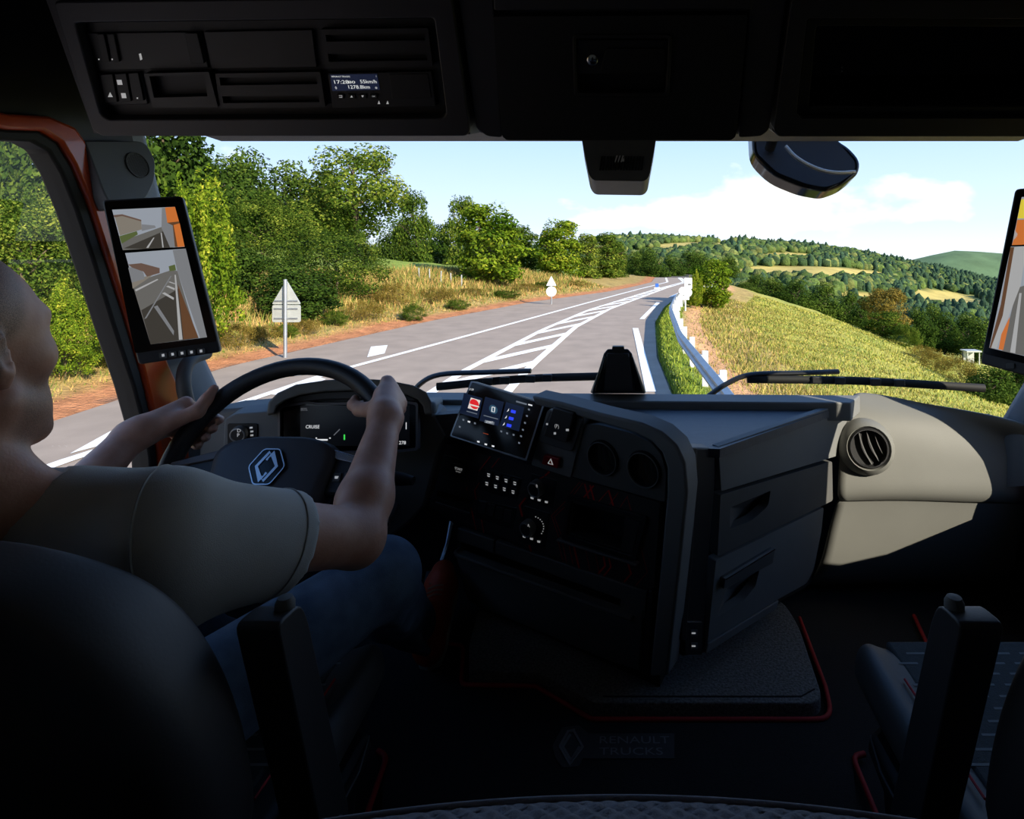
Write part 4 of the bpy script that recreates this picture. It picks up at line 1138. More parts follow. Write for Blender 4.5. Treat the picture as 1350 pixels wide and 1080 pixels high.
PLF.poly('side_pocket', rpoly([(568, 548), (606, 545), (600, 578), (572, 574)], 4, 3), -0.03, -0.002, M_DARK, dash, bevel=0.003)

# light switch panel
ls = thing('light_switch_panel', 'small black headlamp switch panel with a rotary knob left of the cluster', 'switch panel', P(330, 600, 1.48))
LF = Face.px((298, 548, 1.44), (362, 548, 1.455), (300, 600, 1.45))
LF.poly('surround', rpoly([(296, 553), (310, 546), (366, 542), (372, 600), (294, 602)], 3, 3), -0.06, 0.0, M_DASH, ls, bevel=0.005)
LF.poly('panel', rpoly(rect(300, 559, 339, 597), 2, 2), 0.0, 0.003, M_BLACK, ls)
def knob(name, face, px, py, r, parent, h=0.016, print_=True):
    c = face.pt(px, py, 0.003)
    kb = lathe(name, c, face.n, [(r, 0), (r * 0.98, h * .7), (r * 0.93, h * .95), (r * 0.8, h), (r * 0.72, h * 0.93), (0, h * 0.93)], M_CHROME if False else mat('knob_grey', (128, 128, 128), 0.4, metal=0.4, var=0.04), parent, sides=32)
    lathe('knob_face', c, face.n, [(r * 0.72, h * 0.94), (r * 0.7, h * 0.97), (0, h * 0.97)], M_BLACK, kb, sides=24)
    return kb
kb = knob('knob', LF, 317, 571, 0.0195, ls)
kf = Face.pn(LF.pt(317, 571, 0.0192 + 0.002), LF.n)
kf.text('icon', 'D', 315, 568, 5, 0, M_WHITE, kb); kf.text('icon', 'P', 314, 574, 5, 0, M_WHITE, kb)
for x, y in ((331, 564), (332, 569), (332, 574), (306, 588), (317, 588), (328, 588)):
    LF.flat('icon', [[(x - 2, y - 1), (x + 2, y - 1.4), (x + 2, y + 1), (x - 2, y + 1.4)]], 0.0035, M_WHITE, ls)

# instrument cluster
ic = thing('instrument_cluster', 'wide digital instrument cluster under a grey hood behind the steering wheel', 'instrument cluster', P(460, 600, 1.46))
CF = Face.px((366, 530, 1.44), (552, 530, 1.44), (366, 600, 1.42))
hood = [(352, 546), (354, 530), (366, 518), (390, 507), (430, 501), (470, 499), (510, 501), (545, 508), (562, 517), (569, 530), (570, 546)]
inner = [(362, 546), (365, 536), (376, 528), (396, 521), (430, 516), (470, 515), (508, 516), (537, 521), (551, 527), (558, 536), (560, 546)]
n = len(hood)
V = [CF.pt(x, y, 0.055) for x, y in hood] + [CF.pt(x, y, 0.055) for x, y in inner] + [CF.pt(x, y, -0.13) + Vector((0, 0, -0.01)) for x, y in hood] + [CF.pt(x, y, -0.01) for x, y in inner]
Fc = []
for k in range(n - 1):
    Fc += [(k, k + 1, n + k + 1, n + k), (k, 2 * n + k, 2 * n + k + 1, k + 1), (n + k, n + k + 1, 3 * n + k + 1, 3 * n + k)]
Fc += [(0, n, 3 * n, 2 * n), (n - 1, 2 * n - 1, 4 * n - 1, 3 * n - 1)]
mk('hood', V, Fc, M_DASHL, ic, bevel=0.004)
CF.poly('hood_lining', inner + [(561, 545), (361, 545)], -0.02, -0.008, M_DARK, ic)
CF.poly('hood_visor', inner[2:9] + [(545, 530), (510, 527), (430, 527), (380, 532)], -0.008, 0.02, M_BLACK, ic, bevel=0.003)
scr_o = rpoly([(366, 535), (405, 529), (418, 531), (505, 530), (515, 526), (551, 531), (551, 594), (520, 597), (366, 600)], 3, 2)
scr_i = rpoly([(369, 538), (406, 532), (418, 534), (505, 533), (515, 529), (548, 534), (548, 591), (520, 594), (369, 597)], 3, 2)
CF.ring('frame', scr_o, scr_i, -0.012, 0.006, mat('cluster_frame', (96, 92, 94), 0.4, var=0.04), ic)
sc_ = CF.poly('screen', scr_i, -0.012, -0.002, M_GLOSS, ic)
M_TXT = glow('display_white', (230, 232, 236), 0.7)
M_TXTD = glow('display_dim', (120, 124, 132), 0.4)
M_SCRB = glow('display_navy', (10, 16, 34), 0.5)
M_GREEN = glow('display_green', (60, 200, 80), 0.8)
CF.flat('display_zone', [rect(396, 535, 540, 588)], -0.0014, glow('display_black', (5, 6, 9), 0.5), sc_)
CF.text('readout', '80%', 401, 540, 4, -0.0008, M_TXTD, sc_)
CF.text('readout', 'CRUISE', 412, 563, 4.5, -0.0008, M_TXT, sc_, wpx=18)
for a in (rect(417, 579, 432, 581), rect(521, 556, 524, 558), rect(516, 558, 520, 559.5), rect(535, 557, 536, 566), rect(416, 577, 418, 578.4), rect(434, 577, 436, 578.4)):
    CF.flat('mark', [a], -0.0008, M_TXT, sc_)
CF.flat('mark', [stroke([(440, 574), (448, 566)], 1.2)], -0.0008, M_TXTD, sc_)
CF.flat('mark', [rect(453, 573, 455, 580)], -0.0008, M_GREEN, sc_)
CF.text('readout', '67', 513, 584, 4, -0.0008, M_TXTD, sc_); CF.text('readout', '1278', 529, 584, 4.5, -0.0008, M_TXT, sc_, wpx=11)
CF.text('readout', '1278 km', 410, 585, 3.5, -0.0008, M_TXTD, sc_, wpx=26)

# ---- steering wheel
th = math.radians(33)
WC = W(-0.705, 1.20, -0.44); WU = Vector((1, 0, 0)); WV = Vector((0, math.sin(th), math.cos(th))); WN = Vector((0, -math.cos(th), math.sin(th)))
WR = 0.222
def wp(a, b, c=0.0): return WC + WU * a + WV * b + WN * c
sw = thing('steering_wheel', 'black leather steering wheel with a diamond badge on its hub', 'steering wheel', wp(0, 0, -0.1))
M_RIM = mat('rim_leather', (30, 30, 31), 0.5, var=0.06, scale=30, bump=0.3, bscale=420)
tube('rim', [wp(WR * math.cos(2 * PI * k / 64), WR * math.sin(2 * PI * k / 64)) for k in range(64)], 0.0195, M_RIM, sw, sides=16, closed=True, smooth=True)
hubo = rpoly([(-0.125, 0.03), (-0.105, 0.052), (-0.05, 0.064), (0.05, 0.064), (0.105, 0.052), (0.125, 0.03), (0.11, -0.09), (0.07, -0.13), (-0.07, -0.13), (-0.11, -0.09)], 0.02, 4)
M_HUB = mat('hub_grey_plastic', (62, 60, 63), 0.55, var=0.05, scale=20, bump=0.15, bscale=500)
rings = []
for s, h in ((1.0, -0.03), (1.02, 0.0), (1.0, 0.018), (0.96, 0.027), (0.85, 0.032)):
    rings.append([wp(x * s, y * s - 0.005, h) for x, y in hubo])
loft('hub', rings, M_HUB, sw, auto=60)
def wplate(name, pts, h0, h1, m, parent, **kw):
    return prism(name, [wp(x, y, h0) for x, y in pts], [wp(x, y, h1) for x, y in pts], m, parent, **kw)
for s in (-1, 1):
    pts = [(s * 0.11, 0.03), (s * 0.215, -0.005), (s * 0.215, -0.05), (s * 0.11, -0.055)]
    spk = wplate('spoke', pts, -0.025, 0.012, M_BLACK, sw, bevel=0.006)
    wplate('spoke_trim', [(s * 0.112, 0.034), (s * 0.208, 0.008), (s * 0.21, -0.004), (s * 0.112, 0.016)], 0.0, 0.018, M_CHROME if s > 0 else mat('taupe_plastic', (98, 90, 88), 0.5), spk, bevel=0.002)
    for i in range(3):
        x = s * (0.135 + 0.022 * i)
        bt = wplate('button', [(x - 0.008, -0.012), (x + 0.008, -0.012), (x + 0.008, -0.03), (x - 0.008, -0.03)], 0.01, 0.0155, M_DARK, spk, bevel=0.0015)
        wplate('icon', [(x - 0.004, -0.019), (x + 0.004, -0.019), (x + 0.003, -0.024), (x - 0.003, -0.024)], 0.0155, 0.0158, M_WHITE, bt)
wplate('lower_spoke', [(-0.035, -0.11), (0.035, -0.11), (0.028, -0.215), (-0.028, -0.215)], -0.03, 0.0, M_BLACK, sw, bevel=0.006)
bx, by = 0.0, -0.005
hexo = rpoly([(bx - 0.036, by), (bx - 0.016, by + 0.034), (bx + 0.016, by + 0.034), (bx + 0.036, by), (bx + 0.016, by - 0.034), (bx - 0.016, by - 0.034)], 0.006, 3)
bd = wplate('badge', hexo, 0.028, 0.036, M_GLOSS, sw)
def band(pts, w): return stroke(pts, w)
for k, pts in enumerate(([(-0.004, 0.012), (0.004, 0.026), (0.020, 0.0), (0.002, -0.028), (-0.004, -0.019)], [(0.004, -0.012), (-0.004, -0.026), (-0.020, 0.0), (-0.002, 0.028), (0.004, 0.019)])):
    wplate('badge_diamond', band([(bx + x, by + y) for x, y in pts], 0.0052), 0.036, 0.038 + 0.0003 * k, M_CHROME, bd)
wplate('badge_outline', band(hexo + [hexo[0]], 0.0022), 0.036, 0.0375, M_CHROME, bd)
# column and stalk
sc2 = thing('steering_column', 'dark steering column cover with a black control stalk behind the wheel', 'stalk', W(-0.7, 1.4, -0.75))
tube('column', [wp(0, 0, -0.03), wp(0, -0.01, -0.18), wp(0, -0.06, -0.32)], 0.07, M_BLACK, sc2, sides=20)
stk = [P(480, 628, 1.30), P(512, 630, 1.29), P(530, 632, 1.29), P(545, 634, 1.285)]
tube('stalk', stk, [0.010, 0.016, 0.014, 0.009], M_BLACK, sc2, sides=12)
tube('lower_shaft', [P(505, 690, 1.30), P(520, 665, 1.36), P(470, 760, 1.2)], 0.012, M_DARK, sc2)

# ---- centre console turned to the driver
CO = Face.px((575, 585, 1.63), (870, 664, 1.25), (600, 720, 1.63))
co = thing('centre_console', 'tall dark centre console turned to the driver with red line graphics', 'console', P(800, 885, 1.35))
M_CON = mat('console_black_panel', (52, 50, 50), 0.5, var=0.06, scale=12, bump=0.08, bscale=600)
# body
bodyo = [(578, 583), (600, 545), (715, 534), (770, 545), (845, 562), (880, 580), (900, 610), (903, 650), (880, 885), (862, 893), (700, 830), (612, 780), (598, 690), (566, 668)]
def K4(tab): return [(540 + a / 6.0, 560 + b / 6.0) for a, b in tab]
def K5(tab): return [(700 + a / 4.5, 560 + b / 4.5) for a, b in tab]
def K7(tab): return [(580 + a * 340 / 1350, 690 + b * 340 / 1350) for a, b in tab]
CUBBY = K5([(255, 465), (555, 548), (535, 740), (232, 640)]); SLOT = K4([(225, 520), (495, 600), (478, 655), (210, 575)]); SHELF = K7([(110, 99), (943, 398), (936, 470), (112, 172)])
plate_hole('carcass', CO, bodyo, [CUBBY, SLOT, SHELF], -0.058, -0.012, M_BLACK, co)
CO.poly('carcass_back', [(x, y - 24 if y > 750 else y + 14 if y < 575 else y) for x, y in bodyo], -0.064, -0.057, M_BLACK, co)
# surround frame: band along the top and down the right side
band_o = [(700, 522), (740, 531), (790, 545), (845, 558), (872, 570), (892, 588), (903, 612), (906, 650), (898, 730), (880, 892)]
band_i = [(705, 534), (740, 543), (785, 556), (835, 571), (858, 582), (872, 597), (879, 618), (879, 650), (872, 730), (856, 893)]
n = len(band_o)
V = [CO.pt(x, y, 0.03) for x, y in band_o] + [CO.pt(x, y, 0.03) for x, y in band_i]
V += [p - CO.n * 0.05 for p in V[:n]] + [p - CO.n * 0.04 for p in V[n:2 * n]]
Fc = []
for k in range(n - 1):
    Fc += [(k, k + 1, n + k + 1, n + k), (k, 2 * n + k, 2 * n + k + 1, k + 1), (n + k, n + k + 1, 3 * n + k + 1, 3 * n + k)]
Fc += [(0, n, 3 * n, 2 * n), (n - 1, 2 * n - 1, 4 * n - 1, 3 * n - 1)]
mk('surround', V, Fc, M_DASH, co, bevel=0.006, seg=3)
# vent panel
def proj(v): return (CX + F * v.x / v.y, CY - F * (v.z - CH) / v.y)
vh_ = []
for px, py in ((795, 604), (849, 619)):
    c_ = CO.pt(px, py, 0.008)
    vh_.append([proj(c_ + (CO.u * math.cos(2 * PI * k / 40) + CO.v * math.sin(2 * PI * k / 40)) * 0.0405) for k in range(40)])
plate_hole('vent_panel', CO, rpoly([(752, 560), (790, 560), (835, 572), (858, 584), (872, 600), (878, 625), (876, 662), (752, 628)], [3, 4, 4, 6, 6, 4, 2, 2], 3), vh_, -0.008, 0.008, M_DARK, co)
for px, py in ((795, 604), (849, 619)):
    VF = Face.pn(CO.pt(px, py, 0.0095), CO.n)
    vent(VF, px, py, 0.0405, co, mat('vent_ring_grey', (150, 150, 150), 0.35, metal=0.6), 0.2)
# block with parking-brake lever pad and hazard switch
CO.poly('brake_block', rpoly([(722, 540), (772, 546), (752, 630), (700, 613)], [4, 4, 2, 2], 3), -0.02, 0.014, M_DASH, co, bevel=0.005)
CO.poly('brake_bezel', rpoly([(725, 541), (768, 552), (754, 596), (708, 582)], 4, 3), 0.014, 0.022, M_DARK, co, bevel=0.003)
pb = CO.poly('parking_brake_pad', rpoly([(729, 537), (757, 545), (746, 585), (716, 575)], 2, 2), 0.018, 0.038, M_CON, co, bevel=0.003)
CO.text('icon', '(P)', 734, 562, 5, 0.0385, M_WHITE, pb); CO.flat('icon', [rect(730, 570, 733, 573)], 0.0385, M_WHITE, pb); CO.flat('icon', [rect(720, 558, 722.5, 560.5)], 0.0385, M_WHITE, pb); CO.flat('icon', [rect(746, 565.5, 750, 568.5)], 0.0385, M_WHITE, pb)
hz = CO.poly('hazard_switch', rpoly([(717, 600), (737, 605), (735, 618), (714, 612)], 1, 2), 0.014, 0.024, mat('hazard_red', (160, 22, 26), 0.4, var=0.05), co, bevel=0.002)
CO.flat('icon', [stroke([(722.5, 611), (728.5, 612.6), (726, 605.5), (722.5, 611)], 1.2)], 0.0245, M_WHITE, hz)
# main black fascia with switch fields
fas = [(580, 583), (640, 600), (702, 614), (752, 629), (870, 663), (862, 776), (850, 778), (770, 748), (700, 724), (620, 693), (566, 668)]
fa = plate_hole('fascia', CO, rpoly(fas, 2, 2), [CUBBY, SLOT], -0.012, 0.006, M_CON, co)
def field(name, pts, h, m, bev=0.0015, r=1.0): return CO.poly(name, rpoly(pts, r, 2), 0.004, 0.006 + h, m, fa, bevel=bev)
def K4(tab): return [(540 + a / 6.0, 560 + b / 6.0) for a, b in tab]
s1_ = field('start_panel', K4([(270, 235), (545, 320), (525, 455), (240, 395)]), 0.002, M_BLACK)
CO.poly('start_button', rpoly(K4([(340, 305), (445, 335), (435, 398), (330, 370)]), 1, 2), 0.008, 0.013, M_CON, s1_, bevel=0.001)
CO.text('lettering', 'START', *K4([(388, 352)])[0], 3.6, 0.0135, M_WHITE, s1_, wpx=9.5)
CO.text('lettering', 'STOP', *K4([(384, 374)])[0], 1.6, 0.0135, M_WHITE, s1_, wpx=6)
s2_ = plate_hole('slot_panel', CO, rpoly(K4([(215, 485), (510, 575), (480, 720), (185, 620)]), 1, 2), SLOT, 0.004, 0.007, M_BLACK, fa)
CO.poly('slot_lip', K4([(200, 612), (470, 700), (468, 715), (196, 626)]), 0.006, 0.011, M_DARK, s2_)
s3_ = field('button_panel', K4([(560, 335), (890, 425), (850, 600), (530, 515)]), 0.001, M_BLACK)
for i in range(4):
    for j in range(2):
        cx_, cy_ = K4([(625 + i * 69 - j * 14, 398 + i * 22 + j * 68)])[0]
        b = CO.poly('button', rpoly([(cx_ - 4.6, cy_ - 6), (cx_ + 5, cy_ - 3.8), (cx_ + 4, cy_ + 6), (cx_ - 5.4, cy_ + 3.8)], 1, 2), 0.007, 0.0105, M_CON, s3_, bevel=0.001)
        CO.flat('icon', [[(cx_ - 2, cy_ - 2.4), (cx_ + 1.6, cy_ - 1.6), (cx_ + 2, cy_ - 0.2), (cx_ - 1.8, cy_ - 1)], [(cx_ - 2, cy_ + 0.2), (cx_ + 1.8, cy_ + 1.0), (cx_ + 1.2, cy_ + 2.8), (cx_ - 1.4, cy_ + 2)]], 0.0109, M_WHITE, b)
s4_ = field('blank_switch_panel', K4([(540, 590), (850, 660), (815, 830), (510, 740)]), 0.001, M_BLACK)
for i in range(4):
    cx_, cy_ = K4([(575 + i * 68, 655 + i * 22)])[0]
    CO.poly('blank_switch', rpoly([(cx_ - 4.6, cy_ - 9), (cx_ + 5, cy_ - 6.6), (cx_ + 3, cy_ + 9), (cx_ - 6.4, cy_ + 6.6)], 1, 2), 0.007, 0.0098, M_CON, s4_, bevel=0.0012)
s5_ = field('climate_panel', K4([(965, 385), (1165, 440), (1130, 670), (925, 600)]), 0.001, M_BLACK)
s6_ = field('blower_panel', K4([(905, 640), (1110, 700), (1070, 995), (850, 930)]), 0.001, M_BLACK)
for pn_, (kx, ky), ic_ in ((s5_, (1020, 493), [(970, 580), (1025, 597), (1082, 612)]), (s6_, (955, 805), [(908, 885), (965, 903), (1022, 925)])):
    x, y = K4([(kx, ky)])[0]
    kn = knob('knob', Face.pn(CO.pt(x, y, 0.004), CO.n), x, y, 0.0205, pn_, 0.02)
    kq = Face.pn(CO.pt(x, y, 0.0272), CO.n)
    x2, y2 = K4([(kx - 14, ky - 6)])[0]
    kq.text('icon', '8' if pn_ is s5_ else 'A', x2, y2, 4.5, 0.0, M_WHITE, kn)
    for t in ic_:
        x, y = K4([t])[0]
        CO.flat('icon', [[(x - 2.2, y - 1.6), (x + 2.0, y - 0.8), (x + 1.6, y + 1.8), (x - 2.0, y + 1.0)]], 0.0085, M_WHITE, pn_)
for i in range(9):
    a = math.radians(70 - i * 13); x, y = K4([(965 + 95 * math.cos(a), 812 - 88 * math.sin(a))])[0]
    CO.flat('scale_mark', [rect(x - .6, y - .6, x + .6, y + .6)], 0.0085, M_WHITE, s6_)
# cubby on the right
def K5(tab): return [(700 + a / 4.5, 560 + b / 4.5) for a, b in tab]
CO.ring('cubby_frame', rpoly(K5([(215, 415), (685, 550), (615, 815), (180, 680)]), 3, 3), rpoly(K5([(240, 450), (655, 565), (600, 780), (205, 655)]), 3, 3), 0.004, 0.014, M_BLACK, fa, bevel=0.002)
CO.poly('cubby_panel', K5([(560, 552), (645, 578), (600, 765), (545, 745)]), 0.006, 0.0095, M_CON, fa)
CO.poly('cubby_lip', K5([(150, 680), (630, 832), (622, 845), (150, 696)]), 0.006, 0.02, M_DARK, fa, bevel=0.002)
# red line graphics
red = [([(290, 340), (232, 412)], 3), ([(308, 345), (252, 418)], 3), ([(318, 350), (345, 450)], 9), ([(372, 362), (308, 438)], 9), ([(350, 358), (376, 456)], 9), ([(460, 390), (398, 460)], 4), ([(460, 388), (490, 488)], 10), ([(518, 402), (462, 480)], 3), ([(575, 420), (522, 500)], 3), ([(570, 424), (594, 512)], 3),
    ([(205, 455), (122, 540), (165, 668)], 3), ([(198, 490), (138, 548), (178, 650)], 3), ([(160, 690), (192, 815)], 3), ([(185, 690), (212, 822)], 3), ([(224, 705), (250, 832)], 4), ([(252, 712), (286, 852)], 11), ([(322, 735), (350, 868)], 3), ([(380, 755), (405, 880)], 3), ([(428, 770), (440, 838), (398, 886)], 11), ([(460, 780), (474, 846), (432, 898)], 10), ([(574, 820), (594, 884), (552, 934)], 11), ([(652, 728), (690, 876), (620, 956)], 3)]
for pts, w in red:
    CO.flat('red_line', [stroke(K5(pts), w / 4.5)], 0.0208 if False else 0.0064, M_RED, fa)
red2 = [([(640, 250), (548, 368)], 7), ([(712, 262), (648, 342)], 6), ([(552, 460), (514, 520), (526, 592)], 8), ([(460, 488), (448, 510), (460, 522)], 4), ([(485, 655), (526, 832)], 8), ([(568, 752), (588, 860)], 8), ([(918, 578), (870, 640), (892, 728)], 14), ([(946, 952), (962, 1006)], 14), ([(1105, 372), (1070, 405)], 14), ([(1065, 410), (1030, 425)], 8)]
for pts, w in red2:
    CO.flat('red_line', [stroke(K4(pts), w / 6.0)], 0.0082, M_RED, fa)
# lower shelf and kick panel
def K7(tab): return [(580 + a * 340 / 1350, 690 + b * 340 / 1350) for a, b in tab]
CO.poly('shelf_lip', K7([(90, 25), (281, 89), (280, 158), (110, 97), (90, 92)]), -0.012, 0.004, M_DARK, co, bevel=0.003)
CO.poly('shelf_lip', K7([(289, 92), (1085, 360), (1070, 505), (938, 470), (945, 398), (288, 161)]), -0.012, 0.004, M_DARK, co, bevel=0.003)
CO.poly('shelf_edge', K7([(75, 140), (90, 165), (1000, 500), (1000, 520), (85, 185), (66, 160)]), -0.01, 0.018, M_DARK, co, bevel=0.004)
CO.poly('kick_panel', K7([(85, 180), (1000, 512), (1062, 440), (1046, 775), (900, 730), (500, 560), (200, 440), (140, 400)]), -0.03, 0.006, M_DARK, co, bevel=0.004)
CO.poly('side_rail', K7([(1090, 350), (1120, 360), (1085, 800), (1050, 785)]), -0.04, 0.012, M_BLACK, co, bevel=0.003)
# plinth down to the carpet
cp = [CO.pt(640, 770, -0.03), CO.pt(870, 870, -0.03)]
prism('plinth', [Vector((cp[0].x, cp[0].y, CH + FL + 0.034)), Vector((cp[1].x, cp[1].y, CH + FL + 0.034)), W(0.2, 1.60, FL + 0.034), W(-0.28, 1.80, FL + 0.034)], [Vector((cp[0].x, cp[0].y, CH - 0.84)), Vector((cp[1].x, cp[1].y, CH - 0.84)), W(0.2, 1.60, -0.8), W(-0.28, 1.80, -0.8)], M_VOID, co)

# ---- infotainment tablet
TF = Face.px((620, 503, 1.47), (716, 532, 1.40), (594, 575, 1.445))
tb = thing('infotainment_screen', 'tilted black touchscreen tablet with lit app tiles on top of the console', 'touchscreen', P(650, 590, 1.45))
tq = rpoly([(621, 502), (718, 532), (694, 608), (593, 575)], 2, 3)
TF.poly('housing', tq, -0.028, 0.0, M_BLACK, tb, bevel=0.003)
TF.ring('edge', tq, rpoly([(622.5, 504), (715.5, 533), (692.5, 605), (595, 574)], 2, 3), 0.0, 0.0012, mat('tablet_edge', (120, 122, 126), 0.3, metal=0.8), tb)
sg = TF.poly('screen', rpoly([(622.5, 504), (715.5, 533), (692.5, 605), (595, 574)], 2, 3), 0.0, 0.001, M_GLOSS, tb)
def KT(tab): return [(580 + a * 190 / 1350, 490 + b * 190 / 1350) for a, b in tab]
M_NAVY = glow('tile_navy', (14, 24, 46), 0.7); M_TEAL = glow('tile_teal', (40, 70, 92), 0.8); M_BLUE = glow('tile_blue', (40, 60, 215), 1.0); M_RED_E = glow('logo_red', (200, 30, 36), 0.9); M_CREAM = glow('logo_cream', (226, 214, 208), 0.7); M_GREY_E = glow('button_grey', (110, 118, 130), 0.6)
def tf(nm, tab, m, off=0.0013): return TF.flat(nm, [KT(tab)], off, m, sg)
tf('tile', [(225, 200), (400, 250), (360, 440), (185, 390)], M_NAVY); tf('tile', [(425, 235), (600, 285), (545, 510), (370, 460)], M_NAVY); tf('tile', [(620, 285), (790, 335), (740, 560), (560, 510)], M_NAVY)
tf('album_art', [(290, 243), (380, 270), (350, 368), (260, 342)], M_CREAM, 0.0015)
def disc_t(nm, cx_, cy_, r, m, off):
    TF.flat(nm, [KT([(cx_ + r * math.cos(2 * PI * k / 20) * 0.95, cy_ + r * math.sin(2 * PI * k / 20) + r * math.cos(2 * PI * k / 20) * 0.25) for k in range(20)])], off, m, sg)
disc_t('album_disc', 322, 305, 46, M_RED_E, 0.0017)
tf('album_band', [(275, 300), (368, 325), (366, 338), (272, 313)], M_CREAM, 0.0019)
disc_t('phone_icon', 500, 354, 42, M_TEAL, 0.0015)
TF.flat('phone_icon', [stroke(KT([(488, 330), (514, 337), (510, 380), (486, 373), (488, 330)]), 0.9)], 0.0018, M_TXT, sg)
tf('caption', [(410, 406), (545, 442), (543, 450), (408, 414)], M_GREY_E, 0.0015)
tf('button', [(422, 452), (512, 474), (506, 500), (416, 478)], M_GREY_E, 0.0015)
TF.text('lettering', 'START', *KT([(464, 475)])[0], 2.6, 0.0018, M_TXT, sg, wpx=9)
tf('caption', [(250, 366), (350, 394), (348, 402), (248, 374)], M_GREY_E, 0.0015)
for i in range(3):
    y = 370 + i * 65; x = 690 - i * 20
    tf('slider', [(x - 25, y - 18), (x + 80, y + 12), (x + 74, y + 44), (x - 31, y + 14)], M_NAVY, 0.0015)
    tf('slider_level', [(x - 22, y - 15), (x + 22, y - 3), (x + 16, y + 25), (x - 28, y + 13)], M_BLUE, 0.0017)
    tf('icon', [(x - 62, y + 2), (x - 42, y - 26), (x - 46, y - 2), (x - 64, y + 6)], M_TXT, 0.0017)
for t in ((360, 655), (430, 680), (498, 697), (272, 468)):
    tf('icon', [(t[0] - 12, t[1] - 8), (t[0] + 12, t[1] - 3), (t[0] + 10, t[1] + 12), (t[0] - 12, t[1] + 6)], M_TXT, 0.0015)
for t in ((834, 355), (815, 415), (797, 480), (778, 545), (760, 605), (742, 668), (575, 560), (630, 578), (690, 592), (186, 517), (220, 452), (328, 484)):
    tf('icon', [(t[0] - 9, t[1] - 10), (t[0] + 9, t[1] - 5), (t[0] + 7, t[1] + 11), (t[0] - 9, t[1] + 6)], M_GREY_E, 0.0015)
TF.text('clock', '17:28', *KT([(292, 168)])[0], 2.6, 0.0015, M_TXT, sg, wpx=6)
tf('icon', [(715, 272), (815, 300), (812, 314), (712, 286)], M_GREY_E, 0.0015); tf('icon', [(828, 302), (866, 312), (864, 324), (826, 314)], M_TXT, 0.0015)
tf('caption', [(405, 572), (455, 586), (453, 592), (403, 578)], glow('caption_orange', (150, 60, 20), 0.5), 0.0015)
tube('neck', [TF.pt(660, 560, -0.02), TF.pt(662, 566, -0.14)], 0.025, M_BLACK, tb)

# ---- lane camera housing on the dash
lc = thing('dash_camera_housing', 'black wedge-shaped camera housing standing on the windscreen ledge', 'camera housing', P(815, 517, 1.73))
def lring(d, pts): return [P(x, y, d) for x, y in pts]
rings = [lring(1.66, [(780, 519), (796, 466), (801, 460), (828, 460), (833, 466), (851, 519)]), lring(1.72, [(778, 518), (797, 468), (803, 462), (829, 462), (834, 469), (852, 518)]), lring(1.79, [(786, 515), (800, 474), (805, 470), (827, 470), (831, 475), (846, 515)])]
loft('shell', rings, M_BLACK, lc, bevel=0.004)
LCF = Face.px((795, 466, 1.656), (834, 466, 1.656), (780, 518, 1.656))
LCF.poly('front_panel', [(800, 466), (829, 466), (835, 515), (796, 515)], -0.004, 0.004, mat('camera_panel_grey', (46, 46, 48), 0.4), lc, bevel=0.002)
for s in (0, 1):
    LCF.poly('side_fin', [(797, 470), (799, 470), (793, 515), (784, 517)] if not s else [(832, 470), (834, 470), (848, 517), (838, 515)], -0.006, 0.006, M_GLOSS, lc, bevel=0.0015)
LCF.poly('lens_cap', rpoly(rect(807, 457, 823, 463), 2, 3), -0.02, 0.0, M_BLACK, lc)
# ================================================================== overhead storage
OV = Face.px((817, 182, 1.15), (300, 182, 1.15), (817, 0, 1.0))
def over_body(name, outline, m, parent, back=1.46, off=0.0):
    """outline (px) on the OV plane; the body runs back to the windscreen header, inside ceiling and side walls"""
    def keep(v): return Vector((max(-1.13, min(1.13, v.x)), v.y, min(v.z, CH + CE - 0.001)))
    a = [keep(OV.pt(x, y, off)) for x, y in outline]
    b = [keep(P(x, y - 8 if y > 100 else y, back)) for x, y in outline]
    b = [Vector((p.x, q.y, q.z)) for p, q in zip(a, b)]          # straight sides
    return prism(name, a, b, m, parent, bevel=0.008)
TOPY = -118
# driver side unit
ov = thing('overhead_console', 'dark overhead console above the driver with tachograph and switch panels', 'overhead console', OV.pt(360, 180))
outl = [(-40, TOPY), (61, 0), (118, 165), (132, 179), (612, 180), (622, 172), (600, 0), (585, TOPY)]
inl = rpoly([(98, 30), (572, 24), (588, 150), (582, 156), (142, 158), (132, 150)], [5, 6, 4, 3, 4, 4], 3)
def K1(tab): return [(a * 640 / 1350, b * 640 / 1350) for a, b in tab]
ring_o = rpoly([(70, 2), (596, -4), (620, 174), (614, 180), (134, 180), (122, 172)], [5, 6, 4, 3, 4, 4], 3)
over_body('carcass', [(-60, TOPY), (60, -2), (124, 176), (620, 177), (598, -4), (585, TOPY)], M_OVER, ov)
OV.ring('bezel', ring_o, inl, -0.02, 0.03, M_OVER, ov, bevel=0.008, seg=3)
OV.poly('recess', inl, -0.03, 0.006, M_OVERB, ov)
def op(name, tab, t1, m, parent=ov, r=1.5, bev=0.002): return OV.poly(name, rpoly(K1(tab), r, 2), 0.004, t1, m, parent, bevel=bev)
def oph(name, tab, holes, t1, m): return plate_hole(name, OV, rpoly(K1(tab), 1.5, 2), [K1(h) for h in holes], 0.004, t1, m, ov)
M_OVP = mat('overhead_panel', (24, 24, 29), 0.55, var=0.06, scale=12, bump=0.1, bscale=600)
op('blank_panel', [(565, 88), (868, 82), (882, 188), (588, 192)], 0.012, M_OVP)
p1 = oph('slot_panel', [(890, 82), (1190, 78), (1203, 185), (905, 190)], [[(905, 97), (1180, 93), (1182, 112), (908, 116)], [(912, 150), (1186, 147), (1188, 168), (915, 172)]], 0.018, M_OVP)
p2 = oph('slot_panel', [(598, 205), (890, 200), (905, 298), (612, 302)], [[(610, 216), (880, 212), (882, 234), (613, 238)], [(618, 268), (886, 265), (888, 284), (621, 287)]], 0.018, M_OVP)
